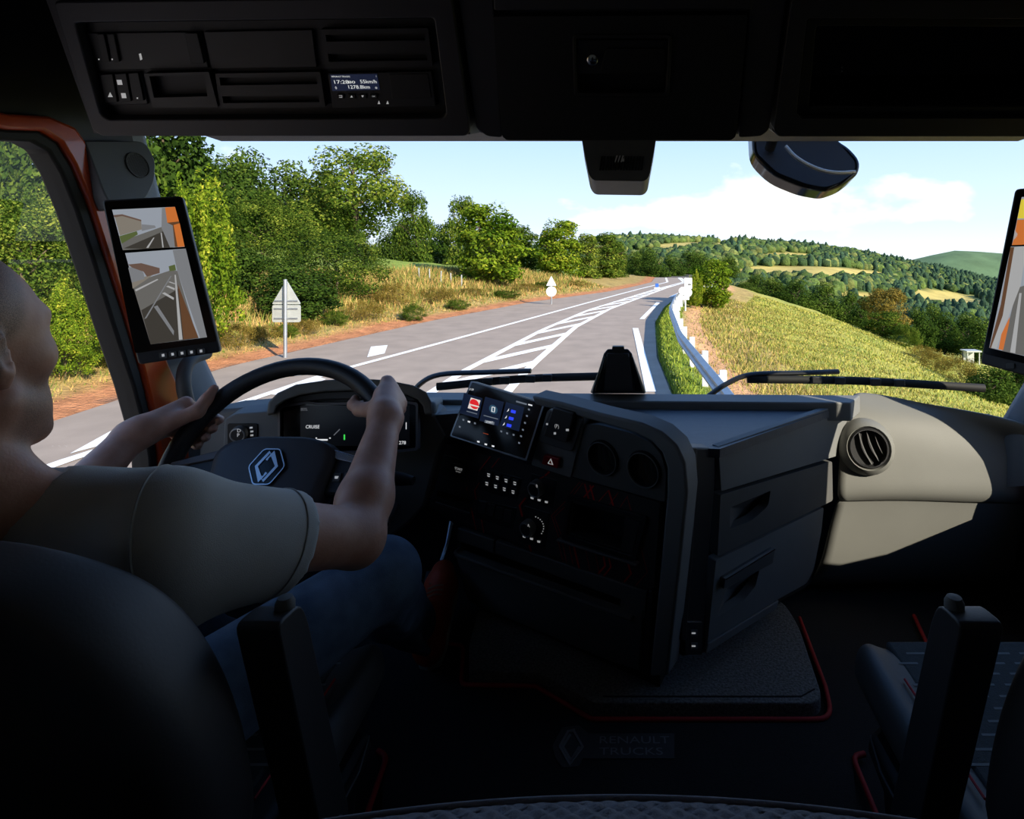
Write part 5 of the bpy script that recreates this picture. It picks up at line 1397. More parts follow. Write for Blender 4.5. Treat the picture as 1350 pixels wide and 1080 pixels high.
oph('cubby_frame', [(400, 205), (580, 200), (606, 298), (425, 300)], [[(415, 212), (568, 208), (577, 268), (428, 272)]], 0.022, M_OVP)
p3 = op('upper_switch_panel', [(235, 92), (560, 88), (580, 190), (262, 196)], 0.010, M_OVP)
OV.poly('catch', rpoly(K1([(512, 92), (548, 92), (568, 176), (530, 178)]), 1, 2), 0.010, 0.016, M_OVERB, p3, bevel=0.001)
for a in ([(268, 95), (288, 94), (305, 172), (285, 174)], [(296, 95), (316, 94), (332, 172), (312, 174)]):
    OV.poly('switch', K1(a), 0.010, 0.015, M_OVERB, p3, bevel=0.001)
p4 = op('lower_switch_panel', [(262, 205), (392, 200), (412, 290), (290, 294)], 0.010, M_OVP)
for a in ([(278, 208), (312, 206), (326, 284), (292, 286)], [(318, 206), (350, 204), (364, 282), (332, 284)], [(356, 204), (384, 202), (400, 280), (370, 282)]):
    OV.poly('switch', K1(a), 0.010, 0.015, M_OVERB, p4, bevel=0.001)
def oi(tab, parent, off=0.0156): OV.flat('icon', [K1(tab)], off, M_WHITE, parent)
for x, y in ((275, 165), (312, 165), (382, 273)): oi([(x - 2, y - 2), (x + 2, y - 2), (x + 2, y + 2), (x - 2, y + 2)], p3 if y < 200 else p4)
oi([(386, 150), (392, 148), (396, 165), (390, 168)], p3)
oi([(300, 270), (306, 256), (314, 270)], p4); oi([(324, 222), (338, 222), (341, 236), (327, 236)], p4); oi([(336, 259), (349, 259), (352, 273), (339, 273)], p4)
tg = op('tachograph', [(910, 203), (1200, 198), (1213, 297), (925, 302)], 0.014, M_OVP)
OV.poly('display', K1([(918, 208), (1048, 206), (1056, 250), (924, 253)]), 0.012, 0.0152, glow('tacho_display', (22, 28, 48), 0.8), tg)
M_LCD = glow('tacho_text', (214, 216, 214), 0.8)
def K2(a, b): return (400 + a * 240 / 1350, 20 + b * 240 / 1350)
OV.text('lettering', 'RENAULT TRUCKS', *K2(277, 456), 2.2, 0.0156, M_LCD, tg, wpx=24)
OV.text('lettering', '17:28', *K2(278, 497), 5, 0.0156, M_LCD, tg, wpx=19); OV.text('lettering', '80', *K2(358, 498), 3.6, 0.0156, M_LCD, tg, wpx=9)
OV.text('lettering', '55km/h', *K2(482, 494), 5, 0.0156, M_LCD, tg, wpx=21.5)
OV.text('lettering', '1278.8km', *K2(410, 534), 5, 0.0156, M_LCD, tg, wpx=28); OV.text('lettering', '0', *K2(242, 540), 3.6, 0.0156, M_LCD, tg); OV.text('lettering', 'o', *K2(539, 537), 4, 0.0156, M_LCD, tg); OV.text('lettering', '1', *K2(540, 455), 2.2, 0.0156, M_LCD, tg)
for i, s in enumerate(('<', '^', 'v', 'OK')):
    x, y = K2(275 + i * 82, 603)
    b = OV.poly('button', rect(x - 5, y - 3, x + 5, y + 3), 0.013, 0.0165, M_OVERB, tg, bevel=0.001)
    if s == 'OK': OV.text('icon', 'OK', x, y, 2.2, 0.017, M_WHITE, b)
    elif s == '<': OV.flat('icon', [stroke([(x - 2, y - 1.2), (x + 2, y - 1.2), (x + 2, y + 1.2), (x - 2, y + 1.2)], 0.7)], 0.017, M_WHITE, b)
    else: OV.flat('icon', [[(x - 1.8, y + 1.4), (x + 1.8, y + 1.4), (x, y - 1.6)] if s == '^' else [(x - 1.8, y - 1.4), (x + 1.8, y - 1.4), (x, y + 1.6)]], 0.017, M_WHITE, b)
for a in (560, 624):
    x, y = K2(a, 648); OV.flat('icon', [[(x - 1.8, y + 2), (x + 1.8, y + 2), (x, y - 2.6)]], 0.0145, M_WHITE, tg)
OV.poly('card_door', K1([(1082, 207), (1190, 205), (1200, 272), (1090, 275)]), 0.013, 0.0155, M_OVERB, tg, bevel=0.001)
# centre cabinet
oc = thing('overhead_cabinet', 'black lockable overhead cabinet in the centre with a recessed latch', 'cabinet', OV.pt(817, 182))
over_body('carcass', [(608, TOPY), (613, 0), (629, 176), (1006, 178), (1033, 0), (1036, TOPY)], M_OVER, oc, 1.545)
OV.poly('left_rib', rpoly([(604, -5), (650, -5), (662, 182), (642, 180), (628, 170)], 4, 3), -0.01, 0.02, M_OVER, oc, bevel=0.008)
OV.poly('right_rib', rpoly([(990, -5), (1037, -5), (1014, 172), (1004, 180), (974, 182)], 4, 3), -0.01, 0.02, M_OVER, oc, bevel=0.008)
OV.poly('upper_band', [(650, -8), (994, -8), (992, 13), (651, 14)], -0.01, 0.022, M_OVER, oc, bevel=0.003)
cd_o = rpoly([(650, 22), (986, 20), (970, 180), (964, 185), (668, 185), (662, 180)], [4, 4, 3, 3, 3, 3], 3)
def K6(tab): return [(600 + a * 750 / 1350, b * 750 / 1350) for a, b in tab]
lh = rpoly(K6([(278, 82), (515, 82), (508, 230), (282, 230)]), 6, 4)
cdoor = plate_hole('door', OV, cd_o, lh, 0.0, 0.026, M_OVERB, oc, bevel=0.003)
OV.poly('latch_recess', lh, -0.01, 0.004, M_OVERB, cdoor)
OV.ring('latch_frame', lh, rpoly(K6([(286, 92), (507, 92), (500, 220), (290, 220)]), 5, 4), 0.008, 0.030, M_OVERB, cdoor, bevel=0.002)
OV.poly('latch', rpoly(K6([(290, 95), (505, 95), (502, 175), (288, 175)]), 3, 3), 0.008, 0.024, M_OVP, cdoor, bevel=0.003)
OV.poly('latch_grip', rpoly(K6([(358, 115), (500, 115), (500, 172), (344, 172)]), 3, 3), 0.02, 0.028, M_OVERB, cdoor, bevel=0.003)
kc = OV.pt(*K6([(326, 140)])[0], 0.024)
kl = lathe('lock', kc, OV.n, [(0.0095, 0), (0.0095, 0.006), (0.007, 0.008), (0, 0.008)], M_CHROME, cdoor)
OV.flat('keyhole', [[(x / 1 - 0.6 + dx, y + dy) for dx, dy in ((0, -2.4), (1.4, -2.4), (1.4, 2.4), (0, 2.4))] for x, y in K6([(326, 140)])], 0.0325, M_VOID, kl)
# passenger side bin
ob = thing('overhead_bin', 'dark overhead storage bin with an open front above the passenger', 'overhead bin', OV.pt(1200, 180))
over_body('carcass', [(1050, TOPY), (1044, -2), (1018, 172), (1024, 178), (1545, 178), (1565, -2), (1570, TOPY)], M_OVER, ob, off=-0.22)
r_o = rpoly([(1044, 0), (1565, 0), (1545, 180), (1026, 180), (1020, 172)], [5, 5, 5, 3, 3], 3)
r_i = rpoly([(1064, 24), (1542, 26), (1526, 156), (1056, 156), (1050, 150)], [5, 5, 5, 3, 3], 3)
OV.ring('bezel', r_o, r_i, -0.02, 0.026, M_OVER, ob, bevel=0.008, seg=3)
r_j = rpoly([(1076, 34), (1532, 36), (1518, 144), (1072, 146), (1066, 140)], [5, 5, 5, 3, 3], 3)
OV.ring('inner_frame', r_i, r_j, -0.03, 0.014, M_OVERB, ob, bevel=0.004)
OV.ring('bin_wall', r_o, r_j, -0.222, -0.018, M_OVERB, ob)
OV.poly('upper_fascia', [(1050, -96), (1570, -96), (1565, 2), (1044, 2)], -0.20, 0.0, M_OVER, ob, bevel=0.004)
OV.poly('lower_lip', [(1070, 140), (1518, 139), (1516, 150), (1066, 150)], -0.02, 0.016, M_OVP, ob, bevel=0.003)
OV.flat('mark', [rect(1109, 88, 1111, 90), rect(1109, 93, 1111, 95)], -0.218, M_PRINT, ob)
# sensor unit at the windscreen top
su = thing('windscreen_sensor_unit', 'black slatted sensor box hanging at the windscreen top centre', 'sensor', P(817, 240, 1.5))
SU = Face.px((766, 185, 1.50), (866, 185, 1.50), (780, 240, 1.47))
so_ = rpoly([(766, 176), (866, 176), (864, 190), (856, 233), (850, 239), (782, 238), (776, 230), (768, 190)], [2, 2, 3, 5, 5, 5, 5, 3], 3)
SU.poly('housing', so_, -0.10, 0.0, mat('sensor_grey_plastic', (96, 98, 100), 0.5), su, bevel=0.006)
for i in range(15):
    x = 790 + i * 3.9
    SU.poly('slat', [(x, 224), (x + 2, 224), (x + 4.6, 206), (x + 2.6, 206)], 0.0, 0.0025, M_VOID if False else M_RUBBER, su)
for i in range(3):
    x = 810 + i * 4
    SU.flat('icon', [[(x, 214), (x + 1.6, 214), (x + 4.4, 205), (x + 2.8, 205)]], 0.003, M_PRINT, su)
SU.flat('icon', [[(x_, y_) for x_, y_ in ((820, 213), (823, 213), (823, 209), (821, 209))]], 0.003, M_PRINT, su)
# ================================================================== floor coverings, seats, bunk, pedals
M_CARPETG = mat('grey_carpet', (84, 84, 82), 0.95, col2=(138, 138, 134), scale=170, bump=1.0, bscale=260, detail=2)
FF = Face.pn(W(0, 1.3, FL + 0.006), (0, 0, 1))
FG = Face.pn(W(0, 1.3, FL + 0.035), (0, 0, 1))
gc_o = rpoly([(618, 850), (640, 770), (1030, 790), (1052, 822), (1084, 918), (1072, 927), (784, 926), (708, 886), (618, 884)], [6, 2, 14, 20, 12, 14, 4, 4, 4], 5)
gcp = FG.poly('grey_floor_carpet', gc_o, -0.034, 0.0, M_CARPETG, None, bevel=0.01, seg=3)
tag(gcp, 'speckled grey carpet pad on the raised centre of the cab floor', 'carpet')
FG.poly('dark_line', stroke([(795, 918), (1056, 918), (1074, 908)], 1.6), -0.001, 0.0012, M_CARPETB, gcp)  # dark line just behind the front edge of the pad
mt = thing('floor_mat', 'black floor mat with red piping and an embossed diamond logo', 'floor mat', W(0, 1.15, FL))
mat_o = [(596, 850), (606, 852), (611, 858), (608, 898), (614, 904), (706, 905), (780, 948), (1076, 949), (1092, 942), (1095, 925), (1078, 880), (1060, 824), (1072, 822), (1125, 1010), (1135, 1180), (500, 1180), (505, 1010), (560, 880)]
FF.poly('mat', mat_o, -0.006, 0.004, M_CARPETB, mt)
def piping(pix, name='piping', r=0.0055): return tube(name, [FF.pt(x, y, 0.006) for x, y in pix], r, M_REDP, mt, sides=8)
piping(rpoly([(590, 849), (611, 851), (608, 903), (706, 905), (780, 949), (1098, 949), (1088, 905), (1054, 815)], [0, 8, 8, 3, 4, 22, 0, 0], 5))
piping(rpoly([(480, 1085), (510, 998), (498, 990)], [0, 10, 0], 4)); piping(rpoly([(1160, 1085), (1124, 998), (1140, 994)], [0, 12, 0], 4)); piping([(1225, 855), (1205, 812)])
M_EMB = mat('embossed_logo_grey', (118, 118, 120), 0.7, var=0.1, scale=80)
M_EMBD = mat('logo_plate_dark', (62, 62, 64), 0.8, var=0.1, scale=80)
lp = FF.poly('logo_plate', rpoly([(765, 967), (889, 967), (889, 1000), (765, 1000)], 1, 2), 0.003, 0.0055, M_EMBD, mt)
hexl = rpoly([(728, 984), (741, 959), (763, 956), (777, 968), (777, 984), (763, 1010), (742, 1012), (733, 1000)], 2, 2)
hp = FF.poly('logo_hexagon', hexl, 0.003, 0.0058, M_EMBD, mt)
for pts in ([(738, 984), (749, 964), (758, 962)], [(738, 984), (751, 1006), (768, 984), (757, 964), (752, 964)], [(752, 968), (742, 984), (752, 1001)], [(764, 984), (752, 1004)]):
    FF.poly('logo_diamond', stroke(pts, 3.0), 0.0055, 0.0072, M_EMB, hp)
FF.text('lettering', 'RENAULT', 836, 976, 12, 0.0065, M_EMB, lp, wpx=92)
FF.text('lettering', 'TRUCKS', 832, 991, 12, 0.0065, M_EMB, lp, wpx=84)
# bunk with quilted top
bk = thing('bunk_mattress', 'grey quilted bunk mattress behind the seats', 'mattress', W(0, 0.3, FL))
M_QUILT = mat('quilted_grey_fabric', (112, 110, 114), 0.85, var=0.1, scale=60, bump=0.3, bscale=600)
ZB_ = -0.52
nx, ny = 300, 90
Xq, Tq = np.meshgrid(np.linspace(-0.62, 0.62, nx), np.linspace(0, 1, ny))
front = 0.556 - 0.33 * (Xq ** 2); Yq = 0.28 + (front - 0.28) * Tq ** 0.6
cell = 0.0105
a_ = (Xq + Yq) / cell / 1.414; b_ = (Xq - Yq) / cell / 1.414
puff = np.abs(np.sin(a_ * PI / 2 * 1.4) * np.sin(b_ * PI / 2 * 1.4)) ** 0.55
edge = np.clip((front - Yq) / 0.012, 0, 1)
Zq = CH + ZB_ + 0.005 * puff * edge + 0.45 * np.clip(front - Yq, 0, 0.07)
me = grid_mesh('quilted_top', Xq, Yq, Zq)
link('quilted_top', me, M_QUILT, bk, smooth=True)
xs_ = np.linspace(-0.62, 0.62, 60)
tube('piping', [W(x, 0.556 - 0.33 * x * x, ZB_ + 0.002) for x in xs_], 0.0028, M_QUILT, bk, sides=8)
rings = []
for x in xs_:
    f_ = 0.556 - 0.33 * x * x
    rings.append([W(x, f_, ZB_), W(x, f_ - 0.015, ZB_ - 0.14), W(x, 0.28, ZB_ - 0.14), W(x, 0.28, ZB_ + 0.02)])
loft('mattress_core', rings, M_LEATHER, bk, auto=50)
for sx in (-1, 1):
    box('bunk_base', W(sx * 0.3 - 0.28, 0.2, FL), W(sx * 0.3 + 0.28, 0.40, ZB_ - 0.13), M_VOID, bk)
# seats
def seat(sgn, name, label, arm_label):
    s = thing(name, label, 'seat', W(sgn * 0.70, 0.85, FL))
    cx_ = sgn * 0.70
    # backrest: outline (half width, rel z), reclined
    half = [(0.0, -0.285), (0.09, -0.288), (0.15, -0.303), (0.20, -0.340), (0.235, -0.39), (0.262, -0.45), (0.278, -0.52), (0.284, -0.62), (0.27, -0.74), (0.0, -0.76)]
    outl = [(h, z) for h, z in half] + [(-h, z) for h, z in half[-2:0:-1]]
    dep = lambda z: 0.575 + (-(z) - 0.29) * 0.20
    rings = []
    for off, k in ((-0.075, 0.86), (-0.06, 0.95), (-0.03, 1.0), (0.0, 1.0), (0.014, 0.97), (0.024, 0.9)):
        rr = []
        for h, z in outl:
            zc = -0.50
            bol = 0.035 * smooth01(np.array((abs(h) - 0.14) / 0.1)) if off > 0 else 0.0
            rr.append(W(cx_ + h * k, dep(z) + off + float(bol) * (1 if off > 0 else 0), zc + (z - zc) * (0.96 + 0.04 * k)))
        rings.append(rr)
    loft('backrest', rings, M_LEATHER, s, smooth=True, subsurf=2)
    # headrest posts are hidden; cushion
    rings = []
    prof = [(-0.27, -0.06), (-0.272, 0.0), (-0.262, 0.040), (-0.235, 0.045), (-0.205, 0.02), (0.205, 0.02), (0.235, 0.045), (0.262, 0.040), (0.272, 0.0), (0.27, -0.06)]
    for d, sc_k, dz in ((0.64, 0.98, -0.02), (0.72, 1.0, 0.0), (0.85, 1.0, -0.005), (0.98, 1.0, 0.0), (1.05, 0.98, 0.0), (1.09, 0.93, -0.02), (1.10, 0.88, -0.05)):
        rings.append([W(cx_ + x * sc_k, d + 0.03 * (d > 0.9), -0.765 + z + dz) for x, z in prof])
    loft('cushion', rings, M_LEATHERG, s, smooth=True, subsurf=2)
    # perforated centre: rows of short embossed dashes
    V = []; Fc = []
    for j in range(13):
        for i in range(-4, 5):
            x = cx_ + i * 0.052 + (0.026 if j % 2 else 0); y = 0.76 + j * 0.026
            if abs(x - cx_) > 0.185: continue
            b = len(V); V += [W(x - 0.017, y, -0.7345), W(x + 0.017, y, -0.7345), W(x + 0.017, y + 0.004, -0.734), W(x - 0.017, y + 0.004, -0.734)]; Fc.append((b, b + 1, b + 2, b + 3))
    cen = prism('centre_panel', [W(cx_ - 0.195, 0.70, -0.757), W(cx_ + 0.195, 0.70, -0.757), W(cx_ + 0.195, 1.115, -0.757), W(cx_ - 0.195, 1.115, -0.757)], [W(cx_ - 0.195, 0.70, -0.735), W(cx_ + 0.195, 0.70, -0.735), W(cx_ + 0.195, 1.11, -0.735), W(cx_ - 0.195, 1.11, -0.735)], mat('seat_fabric', (60, 62, 60), 0.9, var=0.15, scale=120, bump=0.4, bscale=500), s, bevel=0.006)
    o = mk('stitch_marks', V, Fc, mat('seat_dash_grey', (128, 128, 124), 0.8), cen, fix=False); o['kind'] = 'stuff'
    tube('red_stitching', [W(cx_ - sgn * 0.212, 0.78 + 0.02 * i, -0.728) for i in range(12)], 0.002, M_REDP, s, sides=6)
    # plastic base
    rings = []
    for z, g in ((FL, 0.9), (FL + 0.10, 0.92), (-0.86, 1.0), (-0.835, 0.98)):
        rings.append([W(cx_ + x * g, 0.85 + (y - 0.85) * g, z) for x, y in ((-0.26, 0.62), (0.26, 0.62), (0.27, 1.02), (0.22, 1.06), (-0.22, 1.06), (-0.27, 1.02))])
    loft('base', rings, M_BLACK, s, bevel=0.01)
    tube('base_edge', [W(cx_ - sgn * 0.272, 0.66, -0.842), W(cx_ - sgn * 0.276, 0.95, -0.842), W(cx_ - sgn * 0.262, 1.02, -0.842)], 0.002, M_CHROME if False else M_DARK, s, sides=8)
    # armrest folded up beside the backrest, on the aisle side
    xa = cx_ - sgn * 0.262; xb = cx_ - sgn * 0.312
    x0, x1 = min(xa, xb), max(xa, xb)
    o1 = [(0.662, -0.42), (0.712, -0.425), (0.728, -0.455), (0.84, -0.80), (0.82, -0.84), (0.785, -0.84)]
    o1 = rpoly(o1, 0.015, 3)
    ar = prism('armrest', [W(x0, d, z) for d, z in o1], [W(x1, d, z) for d, z in o1], M_LEATHER, s, bevel=0.012, seg=3)
    xm = (x0 + x1) / 2
    lathe('armrest_knob', W(xm - sgn * 0.012, 0.70, -0.425), (0, 0, 1), [(0.011, -0.005), (0.011, 0.008), (0.008, 0.014), (0, 0.015)], M_DARK, ar)
    lathe('pivot_cap', W(cx_ - sgn * 0.31, 0.80, -0.79), (-sgn, 0, 0), [(0.016, 0), (0.016, 0.004), (0.012, 0.008), (0, 0.008)], M_DARK, ar)
    # seat belt buckle tab
    prism('belt_guide', [W(cx_ - sgn * 0.255, 0.70, -0.45), W(cx_ - sgn * 0.262, 0.72, -0.45), W(cx_ - sgn * 0.262, 0.73, -0.50), W(cx_ - sgn * 0.255, 0.71, -0.50)], [W(cx_ - sgn * 0.25, 0.70, -0.45), W(cx_ - sgn * 0.257, 0.72, -0.45), W(cx_ - sgn * 0.257, 0.73, -0.50), W(cx_ - sgn * 0.25, 0.71, -0.50)], M_CHROME, s)
    return s
seat(-1, 'driver_seat', 'black leather driver seat under the seated man', '')
seat(1, 'passenger_seat', 'empty dark passenger seat with dashed cushion and raised armrest', '')
# accelerator pedal
pd = thing('accelerator_pedal', 'dark accelerator pedal on a slim metal arm under the shoe', 'pedal', W(-0.52, 1.68, FL))
prism('pedal_plate', [W(-0.53, 1.50, -0.995), W(-0.465, 1.50, -0.995), W(-0.49, 1.68, -0.918), W(-0.555, 1.68, -0.918)], [W(-0.53, 1.495, -0.985), W(-0.465, 1.495, -0.985), W(-0.49, 1.675, -0.908), W(-0.555, 1.675, -0.908)], M_BLACK, pd, bevel=0.003)
tube('pedal_arm', [W(-0.522, 1.68, -0.915), W(-0.522, 1.77, -0.88), W(-0.522, 1.845, -0.80)], 0.01, M_CHROME, pd)
box('pedal_foot', W(-0.52, 1.49, FL), W(-0.475, 1.52, -0.985), M_BLACK, pd)
bp = thing('brake_pedal', 'brake pedal with a grey rubber pad beside the shoe', 'pedal', W(-0.58, 1.6, FL))
tube('pedal_arm', [P(546, 725, 1.72), P(545, 745, 1.70), P(546, 768, 1.66)], 0.008, M_CHROME, bp)
prism('pedal_pad', [P(532, 768, 1.65), P(555, 768, 1.65), P(554, 785, 1.62), P(532, 785, 1.62)], [P(532, 770, 1.67), P(555, 770, 1.67), P(554, 787, 1.64), P(532, 787, 1.64)], mat('pedal_rubber', (90, 88, 84), 0.7), bp, bevel=0.003)
# ================================================================== the driver
class SDF:
    def __init__(s, lo, hi, h):
        s.h = h; s.lo = np.array(lo, float); n = np.ceil((np.array(hi) - s.lo) / h).astype(int) + 1; s.n = n
        s.ax = [s.lo[i] + np.arange(n[i]) * h for i in range(3)]
        s.f = np.full(n, 0.2, np.float32)
    def _sl(s, lo, hi):
        sl = []
        for i in range(3):
            a = int(max(0, math.floor((lo[i] - s.lo[i]) / s.h))); b = int(min(s.n[i], math.ceil((hi[i] - s.lo[i]) / s.h) + 1))
            if b <= a: return None
            sl.append(slice(a, b))
        return tuple(sl)
    def _comb(s, sl, d, k, sub=False):
        a = s.f[sl]
        if sub:
            d = -d; h = np.clip(0.5 - 0.5 * (a - d) / k, 0, 1); s.f[sl] = a * (1 - h) + d * h + k * h * (1 - h)
        else:
            h = np.clip(0.5 + 0.5 * (d - a) / k, 0, 1); s.f[sl] = d * (1 - h) + a * h - k * h * (1 - h)
    def cap(s, a, b, ra, rb, k=0.015, sub=False, sq=None):
        a = np.array(a, float); b = np.array(b, float); m = max(ra, rb) + k + 3 * s.h + 0.02
        sl = s._sl(np.minimum(a, b) - m, np.maximum(a, b) + m)
        if sl is None: return
        X = s.ax[0][sl[0]][:, None, None] - a[0]; Y = s.ax[1][sl[1]][None, :, None] - a[1]; Z = s.ax[2][sl[2]][None, None, :] - a[2]
        ab = b - a; L = max(ab.dot(ab), 1e-9)
        t = np.clip((X * ab[0] + Y * ab[1] + Z * ab[2]) / L, 0, 1)
        d = np.sqrt((X - ab[0] * t) ** 2 + (Y - ab[1] * t) ** 2 + (Z - ab[2] * t) ** 2) - (ra + (rb - ra) * t)
        s._comb(sl, d.astype(np.float32), k, sub)
    def ell(s, c, r, k=0.015, rot=None, sub=False):
        c = np.array(c, float); r = np.array(r, float); m = r.max() + k + 3 * s.h + 0.02
        sl = s._sl(c - m, c + m)
        if sl is None: return
        X = s.ax[0][sl[0]][:, None, None] - c[0]; Y = s.ax[1][sl[1]][None, :, None] - c[1]; Z = s.ax[2][sl[2]][None, None, :] - c[2]
        if rot is not None:
            R = np.array(rot.to_3x3().transposed())
            X, Y, Z = (R[0, 0] * X + R[0, 1] * Y + R[0, 2] * Z, R[1, 0] * X + R[1, 1] * Y + R[1, 2] * Z, R[2, 0] * X + R[2, 1] * Y + R[2, 2] * Z)
        k0 = np.sqrt((X / r[0]) ** 2 + (Y / r[1]) ** 2 + (Z / r[2]) ** 2); k1 = np.sqrt((X / r[0] ** 2) ** 2 + (Y / r[1] ** 2) ** 2 + (Z / r[2] ** 2) ** 2)
        d = k0 * (k0 - 1.0) / np.maximum(k1, 1e-6)
        s._comb(sl, d.astype(np.float32), k, sub)
    def chain(s, pts, rs, k=0.012):
        for i in range(len(pts) - 1): s.cap(pts[i], pts[i + 1], rs[i], rs[i + 1], k)
    def cut(s, p, n):
        """keep only the side the normal points away from"""
        n = Vector(n).normalized()
        d = (s.ax[0][:, None, None] - p[0]) * n[0] + (s.ax[1][None, :, None] - p[1]) * n[1] + (s.ax[2][None, None, :] - p[2]) * n[2]
        s.f = np.maximum(s.f, d.astype(np.float32))
    def mesh(s, name):
        f = s.f; f[0] = f[-1] = 0.2; f[:, 0] = f[:, -1] = 0.2; f[:, :, 0] = f[:, :, -1] = 0.2
        neg = f < 0
        c = np.zeros(tuple(np.array(f.shape) - 1), np.uint8)
        for i in (0, 1):
            for j in (0, 1):
                for k in (0, 1):
                    c += neg[i:f.shape[0] - 1 + i, j:f.shape[1] - 1 + j, k:f.shape[2] - 1 + k]
        act = (c > 0) & (c < 8); idx = np.argwhere(act); ids = np.full(act.shape, -1, np.int32); ids[act] = np.arange(len(idx))
        acc = np.zeros((len(idx), 3)); cnt = np.zeros(len(idx))
        corners = [(i, j, k) for i in (0, 1) for j in (0, 1) for k in (0, 1)]
        for a in corners:
            for ax in range(3):
                if a[ax]: continue
                b = list(a); b[ax] = 1
                fa = f[idx[:, 0] + a[0], idx[:, 1] + a[1], idx[:, 2] + a[2]]; fb = f[idx[:, 0] + b[0], idx[:, 1] + b[1], idx[:, 2] + b[2]]
                m = (fa < 0) != (fb < 0)
                t = np.where(m, fa / np.where(m, fa - fb, 1), 0)
                p = np.tile(np.array(a, float), (len(idx), 1)); p[:, ax] = t
                acc[m] += p[m]; cnt[m] += 1
        V = s.lo + (idx + acc / cnt[:, None]) * s.h
        Q = []
        for ax in range(3):
            o = [(1, 2), (2, 0), (0, 1)][ax]
            a = np.take(neg, range(f.shape[ax] - 1), ax); b = np.take(neg, range(1, f.shape[ax]), ax)
            e = np.argwhere(a != b); sgn_ = a[tuple(e.T)]
            u = np.zeros(3, int); u[o[0]] = 1; v = np.zeros(3, int); v[o[1]] = 1
            ok = (e[:, o[0]] > 0) & (e[:, o[1]] > 0); e = e[ok]; sgn_ = sgn_[ok]
            g = lambda d: ids[tuple((e - d).T)]
            q = np.stack([g(0 * u), g(u), g(u + v), g(v)], 1)
            q[~sgn_] = q[~sgn_][:, ::-1]
            Q.append(q)
        Q = np.concatenate(Q); Q = Q[(Q >= 0).all(1)]
        me = bpy.data.meshes.new(name); fast_mesh(me, V, Q)
        me.polygons.foreach_set('use_smooth', [True] * len(me.polygons))
        return me
def shrinkwrap(o, it=2, fac=0.5):
    m = o.modifiers.new('smooth', 'SMOOTH'); m.iterations = it; m.factor = fac

# joints (world)
SH_R, SH_L = W(-0.565, 0.735, -0.355), W(-0.945, 0.745, -0.355)
EL_R, EL_L = W(-0.437, 0.965, -0.468), W(-1.00, 0.965, -0.505)
rimpt = lambda deg: (wp(WR * math.cos(math.radians(deg)), WR * math.sin(math.radians(deg))), -WU * math.sin(math.radians(deg)) + WV * math.cos(math.radians(deg)), WU * math.cos(math.radians(deg)) + WV * math.sin(math.radians(deg)))
HIP = W(-0.73, 0.72, -0.70)
def hand(S, deg, s, wrist, elbow):
    """hand closed on the rim; s=+1: fingers run up the tangent from little to index"""
    C, T, Rr = rimpt(deg); T = T * s
    q = lambda t, r, n: C + T * t + Rr * r + WN * n
    kn = []
    palm_c = q(-0.004, 0.022, 0.036)
    # palm: fan of capsules from the wrist to each knuckle
    base = wrist.lerp(palm_c, 0.25)
    for i, (t, ln) in enumerate(((0.031, 0.95), (0.011, 1.0), (-0.009, 0.96), (-0.028, 0.84))):
        k0 = q(t, 0.040, 0.018 - 0.004 * i)
        S.cap(base + T * t * 0.4, k0, 0.0205, 0.0135, 0.02)
        S.ell(k0, (0.0130, 0.0130, 0.0130), 0.006)
        f1 = q(t * 1.02, 0.042 * ln, -0.016); f2 = q(t * 1.04, 0.016, -0.038 * ln); f3 = q(t * 1.04, -0.016, -0.034 * ln); f4 = q(t * 1.02, -0.029, -0.014)
        S.chain([k0, f1, f2, f3, f4], [0.0118, 0.0106, 0.0100, 0.0092, 0.0080], 0.004)
    # heel of the hand and thumb along the driver side of the rim
    S.cap(base, palm_c, 0.024, 0.018, 0.016)
    t0 = wrist.lerp(q(0.01, -0.008, 0.036), 0.45)
    if s > 0: t1, t2, t3 = q(0.000, -0.030, 0.030), q(0.026, -0.040, 0.016), q(0.046, -0.034, 0.000)
    else: t1, t2, t3 = q(0.026, -0.010, 0.034), q(0.054, -0.006, 0.031), q(0.080, 0.000, 0.027)
    S.chain([t0, t1, t2, t3], [0.019, 0.0145, 0.0118, 0.0092], 0.008)
body = SDF((-1.14, 0.50, CH - 0.60), (-0.36, 1.38, CH + 0.06), 0.0048)
C, T, Rr = rimpt(36); WR_R = C + Rr * 0.012 + WN * 0.078 - T * 0.075
C, T, Rr = rimpt(157); WR_L = C + Rr * 0.048 + WN * 0.066 + T * 0.062
# arms
for sh, el, wr in ((SH_R, EL_R, WR_R), (SH_L, EL_L, WR_L)):
    body.cap(sh, el, 0.058, 0.044, 0.03)
    mid = el.lerp(wr, 0.28)
    body.cap(el, mid, 0.041, 0.045, 0.02); body.cap(mid, wr, 0.045, 0.0285, 0.02)
    body.ell(el + (el - sh).normalized() * 0.008 + Vector((0, 0, -0.008)), (0.034, 0.034, 0.034), 0.02)
    body.ell(wr, (0.033, 0.026, 0.026), 0.02)
hand(body, 36, 1, WR_R, EL_R)
hand(body, 157, -1, WR_L, EL_L)
